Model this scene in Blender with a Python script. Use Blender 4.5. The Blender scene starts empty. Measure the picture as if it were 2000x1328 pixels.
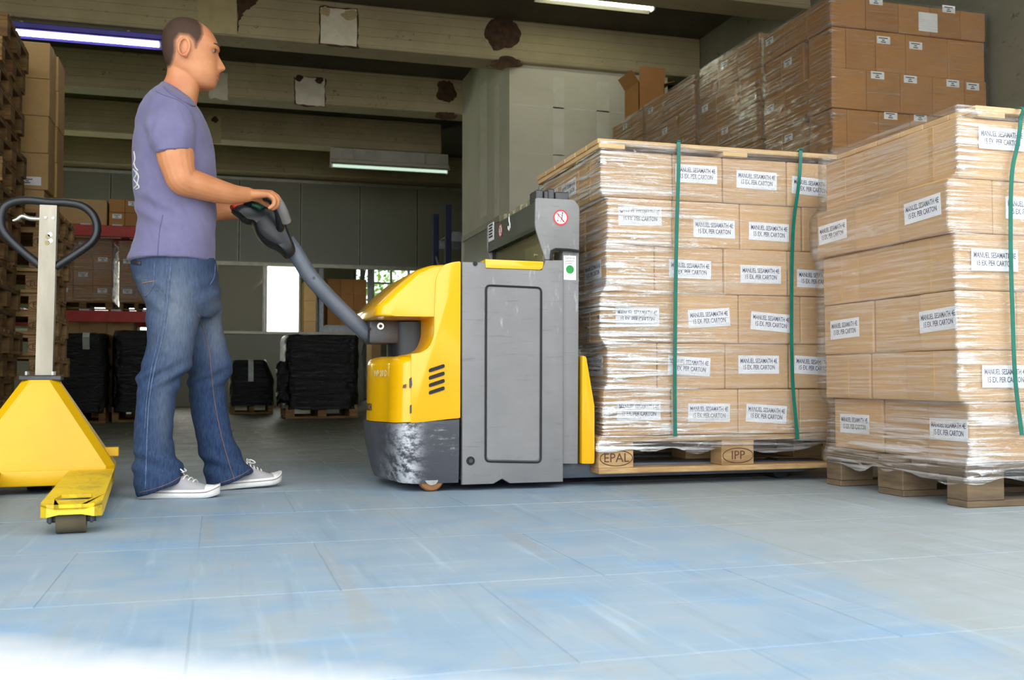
import bpy, bmesh, math, random
from mathutils import Vector, Matrix, noise
from mathutils.bvhtree import BVHTree

random.seed(7)
R = math.radians
scene = bpy.context.scene
COL = scene.collection

# ------------------------------------------------------------------ camera, sky, exposure
FPX = 1990.0
YAW, PITCH, CAMH = R(16.1), math.atan(76 / 1990.0), 0.42
cam_d = bpy.data.cameras.new('camera')
cam_d.sensor_width = 36.0
cam_d.lens = 36.0 * FPX / 2000.0
cam_d.dof.use_dof = True
cam_d.dof.focus_distance = 3.9
cam_d.dof.aperture_fstop = 5.6
cam = bpy.data.objects.new('camera', cam_d)
COL.objects.link(cam)
cam.location = (0, 0, CAMH)
cam.rotation_euler = (math.pi / 2 + PITCH, 0, -YAW)
scene.camera = cam

world = bpy.data.worlds.new('sky')
scene.world = world
world.use_nodes = True
_bg = world.node_tree.nodes['Background']
_bg.inputs['Color'].default_value = (0.90, 0.96, 1.0, 1)
_bg.inputs['Strength'].default_value = 3.7

sun_d = bpy.data.lights.new('sun', 'SUN')
sun_d.energy = 7.0
sun_d.angle = R(1.5)
sun_d.color = (1.0, 0.95, 0.86)
sun = bpy.data.objects.new('sun', sun_d)
COL.objects.link(sun)
sun.rotation_euler = (R(-42), 0, R(-25))

scene.view_settings.view_transform = 'Standard'
scene.view_settings.look = 'None'
scene.view_settings.gamma = 1.0
scene.view_settings.use_curve_mapping = False
scene.view_settings.exposure = 0.0
scene.cycles.use_adaptive_sampling = True
scene.cycles.adaptive_threshold = 0.04
scene.cycles.max_bounces = 6
scene.cycles.diffuse_bounces = 3
scene.cycles.transparent_max_bounces = 10
scene.cycles.sample_clamp_indirect = 8.0
scene.cycles.caustics_reflective = False
scene.cycles.caustics_refractive = False

# ------------------------------------------------------------------ measuring helpers (points of the photograph on real planes)
_fx, _fy = math.sin(YAW), math.cos(YAW)
_fw = Vector((_fx * math.cos(PITCH), _fy * math.cos(PITCH), math.sin(PITCH)))
_rt = Vector((_fy, -_fx, 0))
_up = Vector((-_fx * math.sin(PITCH), -_fy * math.sin(PITCH), math.cos(PITCH)))
def ray(x, y): return _fw + _rt * ((x - 1000) / FPX) + _up * ((664 - y) / FPX)
def onY(x, y, Y):
    r = ray(x, y); t = Y / r.y
    return Vector((r.x * t, Y, CAMH + r.z * t))
def onX(x, y, X):
    r = ray(x, y); t = X / r.x
    return Vector((X, r.y * t, CAMH + r.z * t))
def onZ(x, y, Z):
    r = ray(x, y); t = (Z - CAMH) / r.z
    return Vector((r.x * t, r.y * t, Z))

# ------------------------------------------------------------------ mesh helpers
def link(name, data, parent=None, loc=None, rot=None):
    o = bpy.data.objects.new(name, data)
    COL.objects.link(o)
    if parent is not None: o.parent = parent
    if loc is not None: o.location = loc
    if rot is not None: o.rotation_euler = rot
    return o
def tag(o, label, cat=None, group=None, kind=None):
    o['label'] = label
    if cat: o['category'] = cat
    if group: o['group'] = group
    if kind: o['kind'] = kind
    return o
def root(name, loc, label, cat, group=None, rz=0):
    return tag(link(name, None, None, loc, (0, 0, rz)), label, cat, group)
def to_mesh(name, bm, mat=None, smooth=False):
    me = bpy.data.meshes.new(name)
    bmesh.ops.recalc_face_normals(bm, faces=bm.faces)
    bm.to_mesh(me); bm.free()
    if mat:
        for m in (mat if isinstance(mat, (list, tuple)) else [mat]): me.materials.append(m)
    if smooth:
        me.shade_smooth()
    return me
def part(name, bm, mat, parent=None, smooth=False, world=True):
    """one mesh object; the shape is given in world coordinates unless world=False"""
    o = link(name, to_mesh(name, bm, mat, smooth), parent)
    if parent is not None and world:
        p = parent; inv = Matrix.Identity(4)
        ms = []
        while p is not None:
            ms.append(Matrix.LocRotScale(p.location, p.rotation_euler, p.scale)); p = p.parent
        m = Matrix.Identity(4)
        for k in reversed(ms): m = m @ k
        o.matrix_local = m.inverted()
    return o
def smooth_by_angle(o, ang=35):
    me = o.data; me.shade_smooth()
    try: me.set_sharp_from_angle(angle=R(ang))
    except Exception: pass
    return o
def add_box(bm, lo, hi, bev=0.0, seg=1, M=None):
    lo, hi = Vector(lo), Vector(hi)
    r = bmesh.ops.create_cube(bm, size=1.0)
    vs = r['verts']
    for v in vs:
        v.co = Vector(((lo.x + hi.x) / 2 + v.co.x * (hi.x - lo.x), (lo.y + hi.y) / 2 + v.co.y * (hi.y - lo.y), (lo.z + hi.z) / 2 + v.co.z * (hi.z - lo.z)))
    if bev > 0:
        es = list({e for v in vs for e in v.link_edges})
        g = bmesh.ops.bevel(bm, geom=es, offset=bev, segments=seg, affect='EDGES', profile=0.5)
        vs = list({v for f in g['faces'] for v in f.verts} | {v for v in vs if v.is_valid})
    if M is not None:
        for v in vs: v.co = M @ v.co
    return bm
def box(lo, hi, bev=0.0, seg=1, M=None): return add_box(bmesh.new(), lo, hi, bev, seg, M)
def add_prism(bm, pts, d, bev=0.0, seg=2, side_only=False):
    """polygon pts (world Vectors, planar) pushed along d"""
    a = [bm.verts.new(p) for p in pts]
    b = [bm.verts.new(Vector(p) + Vector(d)) for p in pts]
    n = len(pts); fs = []
    f1 = bm.faces.new(a); f2 = bm.faces.new(list(reversed(b)))
    for i in range(n):
        fs.append(bm.faces.new((a[(i + 1) % n], a[i], b[i], b[(i + 1) % n])))
    if bev > 0:
        es = list(f1.edges) + list(f2.edges)
        bmesh.ops.recalc_face_normals(bm, faces=bm.faces)
        bmesh.ops.bevel(bm, geom=es, offset=bev, segments=seg, affect='EDGES', profile=0.5, clamp_overlap=True)
    return bm
def prism(pts, d, bev=0.0, seg=2): return add_prism(bmesh.new(), pts, d, bev, seg)
def prismY(poly, Y0, Y1, bev=0.0, seg=2, Yp=None):
    """polygon of picture points taken on the plane Y=Yp (default Y0), running from Y0 to Y1"""
    pts = [onY(x, y, Yp if Yp is not None else Y0) for x, y in poly]
    for p in pts: p.y = Y0
    return prism(pts, (0, Y1 - Y0, 0), bev, seg)
def round_poly(poly, r, n=4):
    """round the corners of a 2D polygon"""
    out = []
    m = len(poly)
    for i in range(m):
        p0, p1, p2 = Vector(poly[i - 1]), Vector(poly[i]), Vector(poly[(i + 1) % m])
        a, b = p0 - p1, p2 - p1
        rr = r[i] if isinstance(r, (list, tuple)) else r
        k = min(rr, a.length * .45, b.length * .45)
        if k < 1e-6: out.append(tuple(p1)); continue
        q0, q1 = p1 + a.normalized() * k, p1 + b.normalized() * k
        for j in range(n + 1):
            t = j / n
            out.append(tuple(q0 * (1 - t) ** 2 + p1 * 2 * t * (1 - t) + q1 * t * t))
    return out
def catmull(pts, n=8):
    P = [Vector(p) for p in pts]
    if len(P) < 3: return P
    P = [P[0] * 2 - P[1]] + P + [P[-1] * 2 - P[-2]]
    out = []
    for i in range(1, len(P) - 2):
        a, b, c, d = P[i - 1], P[i], P[i + 1], P[i + 2]
        for j in range(n):
            t = j / n
            out.append(0.5 * ((2 * b) + (c - a) * t + (2 * a - 5 * b + 4 * c - d) * t * t + (3 * b - a - 3 * c + d) * t ** 3))
    out.append(P[-2])
    return out
def add_tube(bm, pts, rad, n=10, cap=True, closed=False, flat=1.0):
    P = [Vector(p) for p in pts]; m = len(P)
    rads = rad if isinstance(rad, (list, tuple)) else [rad] * m
    rings = []; ref = None
    for i in range(m):
        if closed: t = P[(i + 1) % m] - P[i - 1]
        else: t = P[min(i + 1, m - 1)] - P[max(i - 1, 0)]
        t.normalize()
        if ref is None:
            ref = Vector((0, 0, 1)) if abs(t.z) < .9 else Vector((0, 1, 0))
        u = (ref - t * ref.dot(t)).normalized(); w = t.cross(u); ref = u
        rings.append([bm.verts.new(P[i] + (u * math.cos(2 * math.pi * k / n) + w * math.sin(2 * math.pi * k / n) * flat) * rads[i]) for k in range(n)])
    for i in range(m if closed else m - 1):
        a, b = rings[i], rings[(i + 1) % m]
        for k in range(n): bm.faces.new((a[k], a[(k + 1) % n], b[(k + 1) % n], b[k]))
    if cap and not closed:
        bm.faces.new(list(reversed(rings[0]))); bm.faces.new(rings[-1])
    return bm
def tube(pts, rad, n=10, **k): return add_tube(bmesh.new(), pts, rad, n, **k)
def cyl(a, b, r, n=16, r2=None): return tube([a, b], [r, r if r2 is None else r2], n)
def add_ribbon(bm, pts, wdir, w, t):
    """flat strap: centre points, width direction, width and thickness"""
    P = [Vector(p) for p in pts]; W = Vector(wdir).normalized(); rings = []
    for i in range(len(P)):
        d = (P[min(i + 1, len(P) - 1)] - P[max(i - 1, 0)]).normalized()
        nn = d.cross(W).normalized()
        rings.append([bm.verts.new(P[i] + W * s * w / 2 + nn * q * t / 2) for s, q in ((-1, -1), (1, -1), (1, 1), (-1, 1))])
    for a, b in zip(rings, rings[1:]):
        for k in range(4): bm.faces.new((a[k], a[(k + 1) % 4], b[(k + 1) % 4], b[k]))
    bm.faces.new(list(reversed(rings[0]))); bm.faces.new(rings[-1])
    return bm
def ribbon(pts, wdir, w, t): return add_ribbon(bmesh.new(), pts, wdir, w, t)
_txt = {}
def text_mesh(s, size, mat, depth=0.0004, align='CENTER', bold=0.0, gap=.85):
    key = (s, size, mat.name, align, bold)
    if key in _txt: return _txt[key]
    c = bpy.data.curves.new('lettering', 'FONT')
    c.body = s; c.size = size; c.align_x = align; c.align_y = 'CENTER'; c.resolution_u = 2
    c.extrude = depth; c.offset = bold; c.space_line = gap
    o = bpy.data.objects.new('lettering', c); COL.objects.link(o)
    dg = bpy.context.evaluated_depsgraph_get()
    me = bpy.data.meshes.new_from_object(o.evaluated_get(dg))
    me.name = 'lettering'; me.materials.clear(); me.materials.append(mat)
    bpy.data.objects.remove(o); bpy.data.curves.remove(c)
    _txt[key] = me
    return me

# ------------------------------------------------------------------ materials
class NT:
    def __init__(s, name):
        s.m = bpy.data.materials.new(name); s.m.use_nodes = True
        s.t = s.m.node_tree; s.n = s.t.nodes; s.l = s.t.links
        s.b = s.n['Principled BSDF']; s.out = s.n['Material Output']
    def node(s, kind, **kw):
        n = s.n.new(kind)
        for k, v in kw.items(): setattr(n, k, v)
        return n
    def coords(s, scale=(1, 1, 1), rot=(0, 0, 0), which='Object', loc=(0, 0, 0)):
        if not hasattr(s, 'tc'): s.tc = s.node('ShaderNodeTexCoord')
        mp = s.node('ShaderNodeMapping')
        mp.inputs['Scale'].default_value = scale; mp.inputs['Rotation'].default_value = rot; mp.inputs['Location'].default_value = loc
        if which == 'World':
            g = s.node('ShaderNodeNewGeometry'); s.l.new(g.outputs['Position'], mp.inputs['Vector'])
        else: s.l.new(s.tc.outputs[which], mp.inputs['Vector'])
        return mp.outputs['Vector']
    def noise(s, scale=5, detail=4, rough=.55, vec=None, dist=0.0):
        n = s.node('ShaderNodeTexNoise')
        n.inputs['Scale'].default_value = scale; n.inputs['Detail'].default_value = detail
        n.inputs['Roughness'].default_value = rough; n.inputs['Distortion'].default_value = dist
        if vec is not None: s.l.new(vec, n.inputs['Vector'])
        return n.outputs['Fac']
    def ramp(s, fac, stops):
        r = s.node('ShaderNodeValToRGB'); e = r.color_ramp.elements
        while len(e) < len(stops): e.new(.5)
        for k, (p, c) in enumerate(stops):
            e[k].position = p; e[k].color = (c, c, c, 1) if not hasattr(c, '__len__') else (*c, 1)
        s.l.new(fac, r.inputs['Fac'])
        return r.outputs['Color']
    def mix(s, fac, a, b, mode='MIX'):
        n = s.node('ShaderNodeMix', data_type='RGBA', blend_type=mode)
        for sock, v in ((n.inputs[0], fac), (n.inputs[6], a), (n.inputs[7], b)):
            if isinstance(v, (int, float)): sock.default_value = v
            elif isinstance(v, (tuple, list)): sock.default_value = (*v[:3], 1)
            else: s.l.new(v, sock)
        return n.outputs[2]
    def math(s, op, a, b=0.0, clamp=False):
        n = s.node('ShaderNodeMath', operation=op, use_clamp=clamp)
        for sock, v in ((n.inputs[0], a), (n.inputs[1], b)):
            if isinstance(v, (int, float)): sock.default_value = v
            else: s.l.new(v, sock)
        return n.outputs[0]
    def bump(s, h, strength=.2, dist=.01):
        n = s.node('ShaderNodeBump'); n.inputs['Strength'].default_value = strength; n.inputs['Distance'].default_value = dist
        s.l.new(h, n.inputs['Height']); return n.outputs['Normal']
    def set(s, **kw):
        for k, v in kw.items():
            i = s.b.inputs[k.replace('_', ' ')]
            if isinstance(v, (int, float)): i.default_value = v
            elif isinstance(v, (tuple, list)): i.default_value = (*v[:3], 1) if len(i.default_value) == 4 else v
            else: s.l.new(v, i)
        return s
def srgb(r, g, b):
    f = lambda c: (c / 255 / 12.92) if c / 255 <= .04045 else ((c / 255 + .055) / 1.055) ** 2.4
    return (f(r), f(g), f(b))
def simple(name, c1, c2=None, scale=8, rough=.6, metal=0.0, bump=0.0, stretch=(1, 1, 1), detail=5, lo=.35, hi=.65, which='Object', spec=.5, coat=0):
    t = NT(name)
    v = t.coords(stretch, which=which)
    n = t.noise(scale, detail, .6, v)
    c2 = c2 or tuple(x * .75 for x in c1)
    t.set(Base_Color=t.ramp(n, [(lo, c1), (hi, c2)]), Roughness=rough, Metallic=metal, Specular_IOR_Level=spec, Coat_Weight=coat)
    if bump: t.set(Normal=t.bump(n, bump, .01))
    return t.m
def varied(name, c1, c2, scale, rough, rnd=.25, bump=.1, stretch=(1, 1, 1), grain=40):
    """a material whose tone differs from one object to the next"""
    t = NT(name)
    v = t.coords(stretch)
    oi = t.node('ShaderNodeObjectInfo')
    vv = t.node('ShaderNodeVectorMath', operation='ADD')
    t.l.new(v, vv.inputs[0])
    k = t.node('ShaderNodeCombineXYZ'); t.l.new(t.math('MULTIPLY', oi.outputs['Random'], 37.0), k.inputs[0]); t.l.new(k.outputs[0], vv.inputs[1])
    n = t.noise(scale, 5, .6, vv.outputs[0]); g = t.noise(grain, 3, .6, vv.outputs[0])
    col = t.ramp(n, [(.3, c1), (.7, c2)])
    col = t.mix(t.math('MULTIPLY', g, .35), col, tuple(x * .6 for x in c2))
    f = t.math('ADD', t.math('MULTIPLY', oi.outputs['Random'], rnd), 1 - rnd / 2)
    cc = t.node('ShaderNodeCombineColor')
    for i in range(3): t.l.new(f, cc.inputs[i])
    t.set(Base_Color=t.mix(1.0, col, cc.outputs[0], 'MULTIPLY'), Roughness=rough)
    if bump: t.set(Normal=t.bump(g, bump, .004))
    return t.m
def emit(name, col, strength):
    t = NT(name); t.set(Base_Color=col, Emission_Color=col, Emission_Strength=strength); return t.m

M = {}
M['carton'] = varied('cardboard', srgb(212, 172, 126), srgb(200, 158, 112), 3, .75, .22, .05, (1, 1, 1), 60)
M['carton_brown'] = varied('cardboard_brown', srgb(188, 134, 76), srgb(174, 120, 64), 3, .75, .18, .05, (1, 1, 1), 60)
M['carton_dull'] = varied('cardboard_dull', srgb(205, 170, 118), srgb(190, 152, 100), 3, .8, .2, .05)
M['tape'] = simple('packing_tape', srgb(200, 160, 105), srgb(190, 148, 95), 10, .3)
M['paper'] = simple('label_paper', srgb(240, 240, 244), srgb(230, 230, 236), 12, .6)
M['ink'] = simple('ink', srgb(62, 60, 96), srgb(52, 50, 86), 30, .6)
M['ink_dark'] = simple('ink_dark', srgb(40, 38, 42), srgb(50, 46, 48), 30, .6)
M['stamp'] = simple('stamp_ink', srgb(92, 62, 40), srgb(80, 52, 34), 30, .7)
M['wood'] = varied('pallet_wood', srgb(206, 170, 120), srgb(150, 112, 70), 6, .8, .4, .3, (1, 1, 6), 14)
M['wood_light'] = varied('fresh_pallet_wood', srgb(226, 194, 146), srgb(200, 160, 108), 4, .75, .2, .25, (1, 1, 6), 14)
M['wood_old'] = varied('weathered_pallet_wood', srgb(150, 116, 72), srgb(98, 70, 40), 4, .9, .45, .4, (1, 1, 6), 14)
M['wood_grey'] = varied('grey_pallet_wood', srgb(134, 112, 84), srgb(88, 72, 54), 4, .9, .35, .4, (1, 1, 6), 14)
M['strap'] = simple('green_strap', srgb(22, 112, 96), srgb(16, 98, 84), 20, .35)
M['yellow'] = simple('yellow_paint', srgb(244, 184, 2), srgb(238, 176, 2), 2, .22, coat=.3)
M['yellow_matt'] = simple('yellow_enamel', srgb(236, 184, 4), srgb(226, 174, 4), 3, .4)
M['black'] = simple('black_plastic', srgb(34, 36, 40), srgb(26, 28, 31), 12, .38)
M['rubber'] = simple('rubber', srgb(28, 28, 30), srgb(20, 20, 22), 12, .7)
M['steel'] = simple('worn_steel', srgb(172, 164, 148), srgb(142, 134, 118), 9, .42, .55, .05, (1, 1, .2))
M['steel_dark'] = simple('dark_steel', srgb(92, 92, 94), srgb(70, 70, 72), 9, .45, .6)
M['chrome'] = simple('bright_steel', srgb(210, 208, 200), srgb(180, 178, 170), 12, .25, .9)
M['white'] = simple('white_print', srgb(244, 244, 240), srgb(236, 236, 232), 12, .5)
M['red'] = simple('red_print', srgb(214, 60, 66), srgb(204, 52, 58), 12, .5)
M['green'] = simple('green_print', srgb(24, 150, 66), srgb(18, 138, 58), 12, .5)
M['green_btn'] = simple('green_rocker', srgb(14, 84, 50), srgb(10, 72, 42), 12, .35)
M['orange'] = simple('orange_button', srgb(226, 74, 26), srgb(214, 64, 20), 12, .4)
M['rack_red'] = simple('red_rack_paint', srgb(186, 44, 26), srgb(164, 34, 20), 8, .5)
M['rack_blue'] = simple('blue_rack_paint', srgb(36, 46, 84), srgb(28, 36, 70), 8, .5)
M['rack_grey'] = simple('galvanised_rack', srgb(176, 178, 182), srgb(150, 152, 158), 14, .45, .4)
M['tape_silver'] = simple('silver_tape', srgb(176, 182, 168), srgb(150, 156, 142), 20, .35)

def mat_truck_grey():
    t = NT('grey_truck_paint')
    v = t.coords((1, 1, 1), which='World')
    n = t.noise(5, 5, .6, v)
    base = t.ramp(n, [(.3, srgb(134, 131, 130)), (.7, srgb(122, 120, 120))])
    s = t.noise(3.0, 6, .7, t.coords((14, 1, 3), (0, R(12), 0), which='World'))
    sc = t.ramp(s, [(.58, 0.0), (.66, 1.0)])
    m2 = t.ramp(t.noise(2.2, 3, .5, v), [(.52, 0.0), (.66, 1.0)])
    f = t.math('MULTIPLY', sc, m2)
    col = t.mix(t.math('MULTIPLY', f, .55), base, srgb(190, 190, 190))
    d = t.ramp(t.noise(3.0, 6, .7, t.coords((2, 1, 22), which='World')), [(.58, 0.0), (.70, 1.0)])
    col = t.mix(t.math('MULTIPLY', d, .5), col, srgb(88, 88, 94))
    t.set(Base_Color=col, Roughness=.55, Normal=t.bump(n, .05, .005))
    return t.m
def mat_bumper():
    t = NT('scuffed_bumper')
    v = t.coords((1, 1, 1), which='World')
    n = t.noise(6, 5, .6, v)
    base = t.ramp(n, [(.3, srgb(70, 71, 77)), (.7, srgb(60, 61, 67))])
    a = t.ramp(t.noise(2.0, 9, .78, t.coords((2.2, 2.2, 12), (0, R(6), 0), which='World')), [(.56, 0.0), (.66, 1.0)])
    b = t.ramp(t.noise(2.0, 8, .75, t.coords((9, 9, 3), which='World')), [(.46, 0.0), (.62, 1.0)])
    col = t.mix(t.math('MULTIPLY', t.math('MULTIPLY', a, b), .8), base, srgb(205, 206, 208))
    c = t.ramp(t.noise(2.0, 6, .7, t.coords((1.2, 1.2, 20), which='World', loc=(3, 1, 2))), [(.6, 0.0), (.72, 1.0)])
    col = t.mix(t.math('MULTIPLY', c, .4), col, srgb(120, 124, 130))
    sp = t.node('ShaderNodeSeparateXYZ'); t.l.new(v, sp.inputs[0])
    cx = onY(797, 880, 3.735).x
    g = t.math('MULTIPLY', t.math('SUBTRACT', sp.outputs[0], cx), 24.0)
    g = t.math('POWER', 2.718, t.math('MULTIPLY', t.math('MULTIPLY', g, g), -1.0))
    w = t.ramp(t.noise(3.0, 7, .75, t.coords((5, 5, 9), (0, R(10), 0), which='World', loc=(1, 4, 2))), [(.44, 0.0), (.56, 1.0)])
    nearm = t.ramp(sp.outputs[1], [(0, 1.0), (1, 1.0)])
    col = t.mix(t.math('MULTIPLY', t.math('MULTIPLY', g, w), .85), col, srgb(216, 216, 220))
    t.set(Base_Color=col, Roughness=.5)
    return t.m
def mat_yellow_worn():
    t = NT('worn_yellow_paint')
    v = t.coords((1, 1, 1), which='World')
    n = t.noise(7, 6, .6, v)
    base = t.ramp(n, [(.3, srgb(246, 208, 16)), (.7, srgb(226, 184, 12))])
    a = t.ramp(t.noise(4.0, 8, .75, t.coords((3, 1.2, 3), which='World')), [(.52, 0.0), (.62, 1.0)])
    col = t.mix(t.math('MULTIPLY', a, .5), base, srgb(150, 122, 50))
    c = t.ramp(t.noise(12.0, 8, .75, v), [(.68, 0.0), (.71, 1.0)])
    col = t.mix(t.math('MULTIPLY', c, .8), col, srgb(70, 60, 45))
    t.set(Base_Color=col, Roughness=.45)
    return t.m
M['truck_grey'] = mat_truck_grey(); M['bumper'] = mat_bumper(); M['yellow_worn'] = mat_yellow_worn()

def mat_floor():
    t = NT('painted_concrete_floor')
    v = t.coords((1, 1, 1), which='World')
    big = t.noise(.8, 3, .6, v); mid = t.noise(4.5, 5, .65, v); fine = t.noise(45, 3, .7, v)
    blue = t.ramp(mid, [(.3, srgb(128, 152, 172)), (.72, srgb(152, 164, 172))])
    grey = t.ramp(mid, [(.3, srgb(164, 168, 166)), (.7, srgb(146, 150, 146))])
    sep = t.node('ShaderNodeSeparateXYZ'); t.l.new(v, sep.inputs[0])
    x, y = sep.outputs[0], sep.outputs[1]
    # blue paint ends along a worn line to the right and fades to bare concrete deeper in the hall
    a, b = onZ(1290, 985, 0), onZ(1760, 1180, 0)
    nx, ny = (b.y - a.y), -(b.x - a.x)
    L = math.hypot(nx, ny); nx, ny = nx / L, ny / L
    if nx < 0: nx, ny = -nx, -ny
    dist = t.math('ADD', t.math('MULTIPLY', t.math('SUBTRACT', x, a.x), nx), t.math('MULTIPLY', t.math('SUBTRACT', y, a.y), ny))
    dist = t.math('ADD', dist, t.math('MULTIPLY', t.math('SUBTRACT', mid, .5), .35))
    m1 = t.ramp(t.math('ADD', t.math('MULTIPLY', dist, 2.5), .5), [(.35, 0.0), (.65, .75)])
    m2 = t.ramp(t.math('ADD', t.math('MULTIPLY', y, .16), t.math('MULTIPLY', t.math('SUBTRACT', big, .5), .5)), [(.55, 0.0), (.95, 1.0)])
    wear = t.ramp(t.math('ADD', t.math('MULTIPLY', big, .5), t.math('MULTIPLY', mid, .5)), [(.50, 0.0), (.68, .65)])
    m = t.math('MAXIMUM', t.math('MAXIMUM', m1, m2), wear)
    col = t.mix(m, blue, grey)
    far_shade = t.ramp(t.math('MULTIPLY', y, .1), [(.45, 0.0), (.85, 1.0)])
    col = t.mix(far_shade, col, srgb(86, 84, 68))  # darkness of the deep hall painted into the floor colour, plus dirt
    bl = t.ramp(t.noise(1.7, 6, .7, t.coords((1, 1.6, 1), (0, 0, R(25)), which='World', loc=(2.2, .7, 0))), [(.55, 0.0), (.68, .55)])
    col = t.mix(t.math('MULTIPLY', bl, t.math('SUBTRACT', 1.0, m)), col, srgb(104, 154, 194))
    # scratches and tyre marks
    for k, (sc, rz, amt, tone) in enumerate((((26, 1.6, 1), 12, .22, srgb(190, 206, 216)), ((1.8, 24, 1), -25, .18, srgb(188, 200, 206)), ((18, 1.2, 1), 55, .2, srgb(96, 110, 122)), ((9, .8, 1), -8, .3, srgb(150, 142, 132)))):
        s = t.noise(1.0, 3, .7, t.coords(sc, (0, 0, R(rz)), which='World', loc=(k * 3.1, 1.7 * k, 0)), .3)
        q = t.ramp(s, [(.57, 0.0), (.72, 1.0)])
        col = t.mix(t.math('MULTIPLY', q, amt), col, tone)
    sp = t.ramp(fine, [(.66, 0.0), (.74, 1.0)])
    col = t.mix(t.math('MULTIPLY', sp, .25), col, srgb(110, 120, 126))
    # bright near-left sun patch painted into the floor colour, soft edge
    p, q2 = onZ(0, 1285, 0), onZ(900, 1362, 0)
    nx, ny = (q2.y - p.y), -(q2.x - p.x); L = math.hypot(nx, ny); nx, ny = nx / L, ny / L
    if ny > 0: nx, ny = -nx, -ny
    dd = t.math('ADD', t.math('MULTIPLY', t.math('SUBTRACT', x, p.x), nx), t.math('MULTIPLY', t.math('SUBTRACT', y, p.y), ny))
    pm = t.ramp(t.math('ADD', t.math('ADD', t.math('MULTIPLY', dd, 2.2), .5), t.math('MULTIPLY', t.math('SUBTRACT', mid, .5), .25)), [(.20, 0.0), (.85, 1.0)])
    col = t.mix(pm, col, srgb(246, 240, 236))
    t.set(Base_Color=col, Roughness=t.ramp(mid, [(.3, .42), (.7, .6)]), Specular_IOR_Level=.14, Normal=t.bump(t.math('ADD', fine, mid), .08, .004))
    return t.m
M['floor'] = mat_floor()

def mat_concrete(name, c1, c2, dark, board=True):
    t = NT(name)
    v = t.coords((1, 1, 1), which='World')
    n = t.noise(2.2, 5, .65, v); f = t.noise(24, 4, .7, v)
    col = t.ramp(n, [(.3, c1), (.72, c2)])
    chips = t.ramp(t.math('ADD', t.math('MULTIPLY', f, .6), t.math('MULTIPLY', t.noise(5, 4, .6, t.coords((.6, 1, 2.2), which='World')), .4)), [(.60, 0.0), (.64, 1.0)])
    col = t.mix(t.math('MULTIPLY', chips, .8), col, dark)
    h = t.math('ADD', t.math('MULTIPLY', f, .5), n)
    if board:
        w = t.node('ShaderNodeTexWave', wave_type='BANDS', bands_direction='Z'); w.inputs['Scale'].default_value = 3.7; w.inputs['Distortion'].default_value = .6
        w.inputs['Detail'].default_value = 2
        t.l.new(v, w.inputs['Vector'])
        ln = t.ramp(w.outputs['Fac'], [(0.0, 1.0), (.05, 0.0)])
        col = t.mix(t.math('MULTIPLY', ln, .25), col, dark)
        h = t.math('SUBTRACT', h, t.math('MULTIPLY', ln, .6))
    t.set(Base_Color=col, Roughness=.8, Normal=t.bump(h, .3, .012))
    return t.m
M['beam'] = mat_concrete('painted_concrete_beam', srgb(176, 162, 128), srgb(158, 144, 112), srgb(84, 74, 56))
M['ceiling'] = mat_concrete('dark_concrete_ceiling', srgb(92, 84, 66), srgb(78, 70, 54), srgb(52, 46, 36))
M['wall_conc'] = mat_concrete('concrete_wall', srgb(134, 130, 112), srgb(118, 114, 96), srgb(80, 76, 62), False)
M['drywall'] = simple('drywall', srgb(206, 200, 180), srgb(192, 186, 164), 1.6, .85, bump=.03)
M['drywall_joint'] = simple('joint_compound', srgb(216, 211, 194), srgb(206, 200, 182), 6, .85)
M['plaster'] = simple('white_plaster_patch', srgb(222, 214, 196), srgb(206, 196, 172), 9, .85, bump=.15)
M['tan'] = simple('tan_board', srgb(188, 172, 130), srgb(170, 152, 112), 4, .8, bump=.05)
M['stain'] = simple('rust_brown_spall', srgb(84, 58, 36), srgb(50, 34, 22), 14, .9, bump=.6)
M['panel'] = simple('grey_laminate', srgb(134, 132, 112), srgb(126, 124, 104), .7, .35)
M['panel_low'] = simple('pale_laminate', srgb(158, 156, 136), srgb(148, 146, 126), .7, .45)
M['alu'] = simple('aluminium_profile', srgb(172, 168, 150), srgb(152, 148, 132), 6, .4, .5)
M['dark_gap'] = simple('dark_gap', srgb(40, 38, 30), srgb(32, 30, 24), 6, .8)

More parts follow.
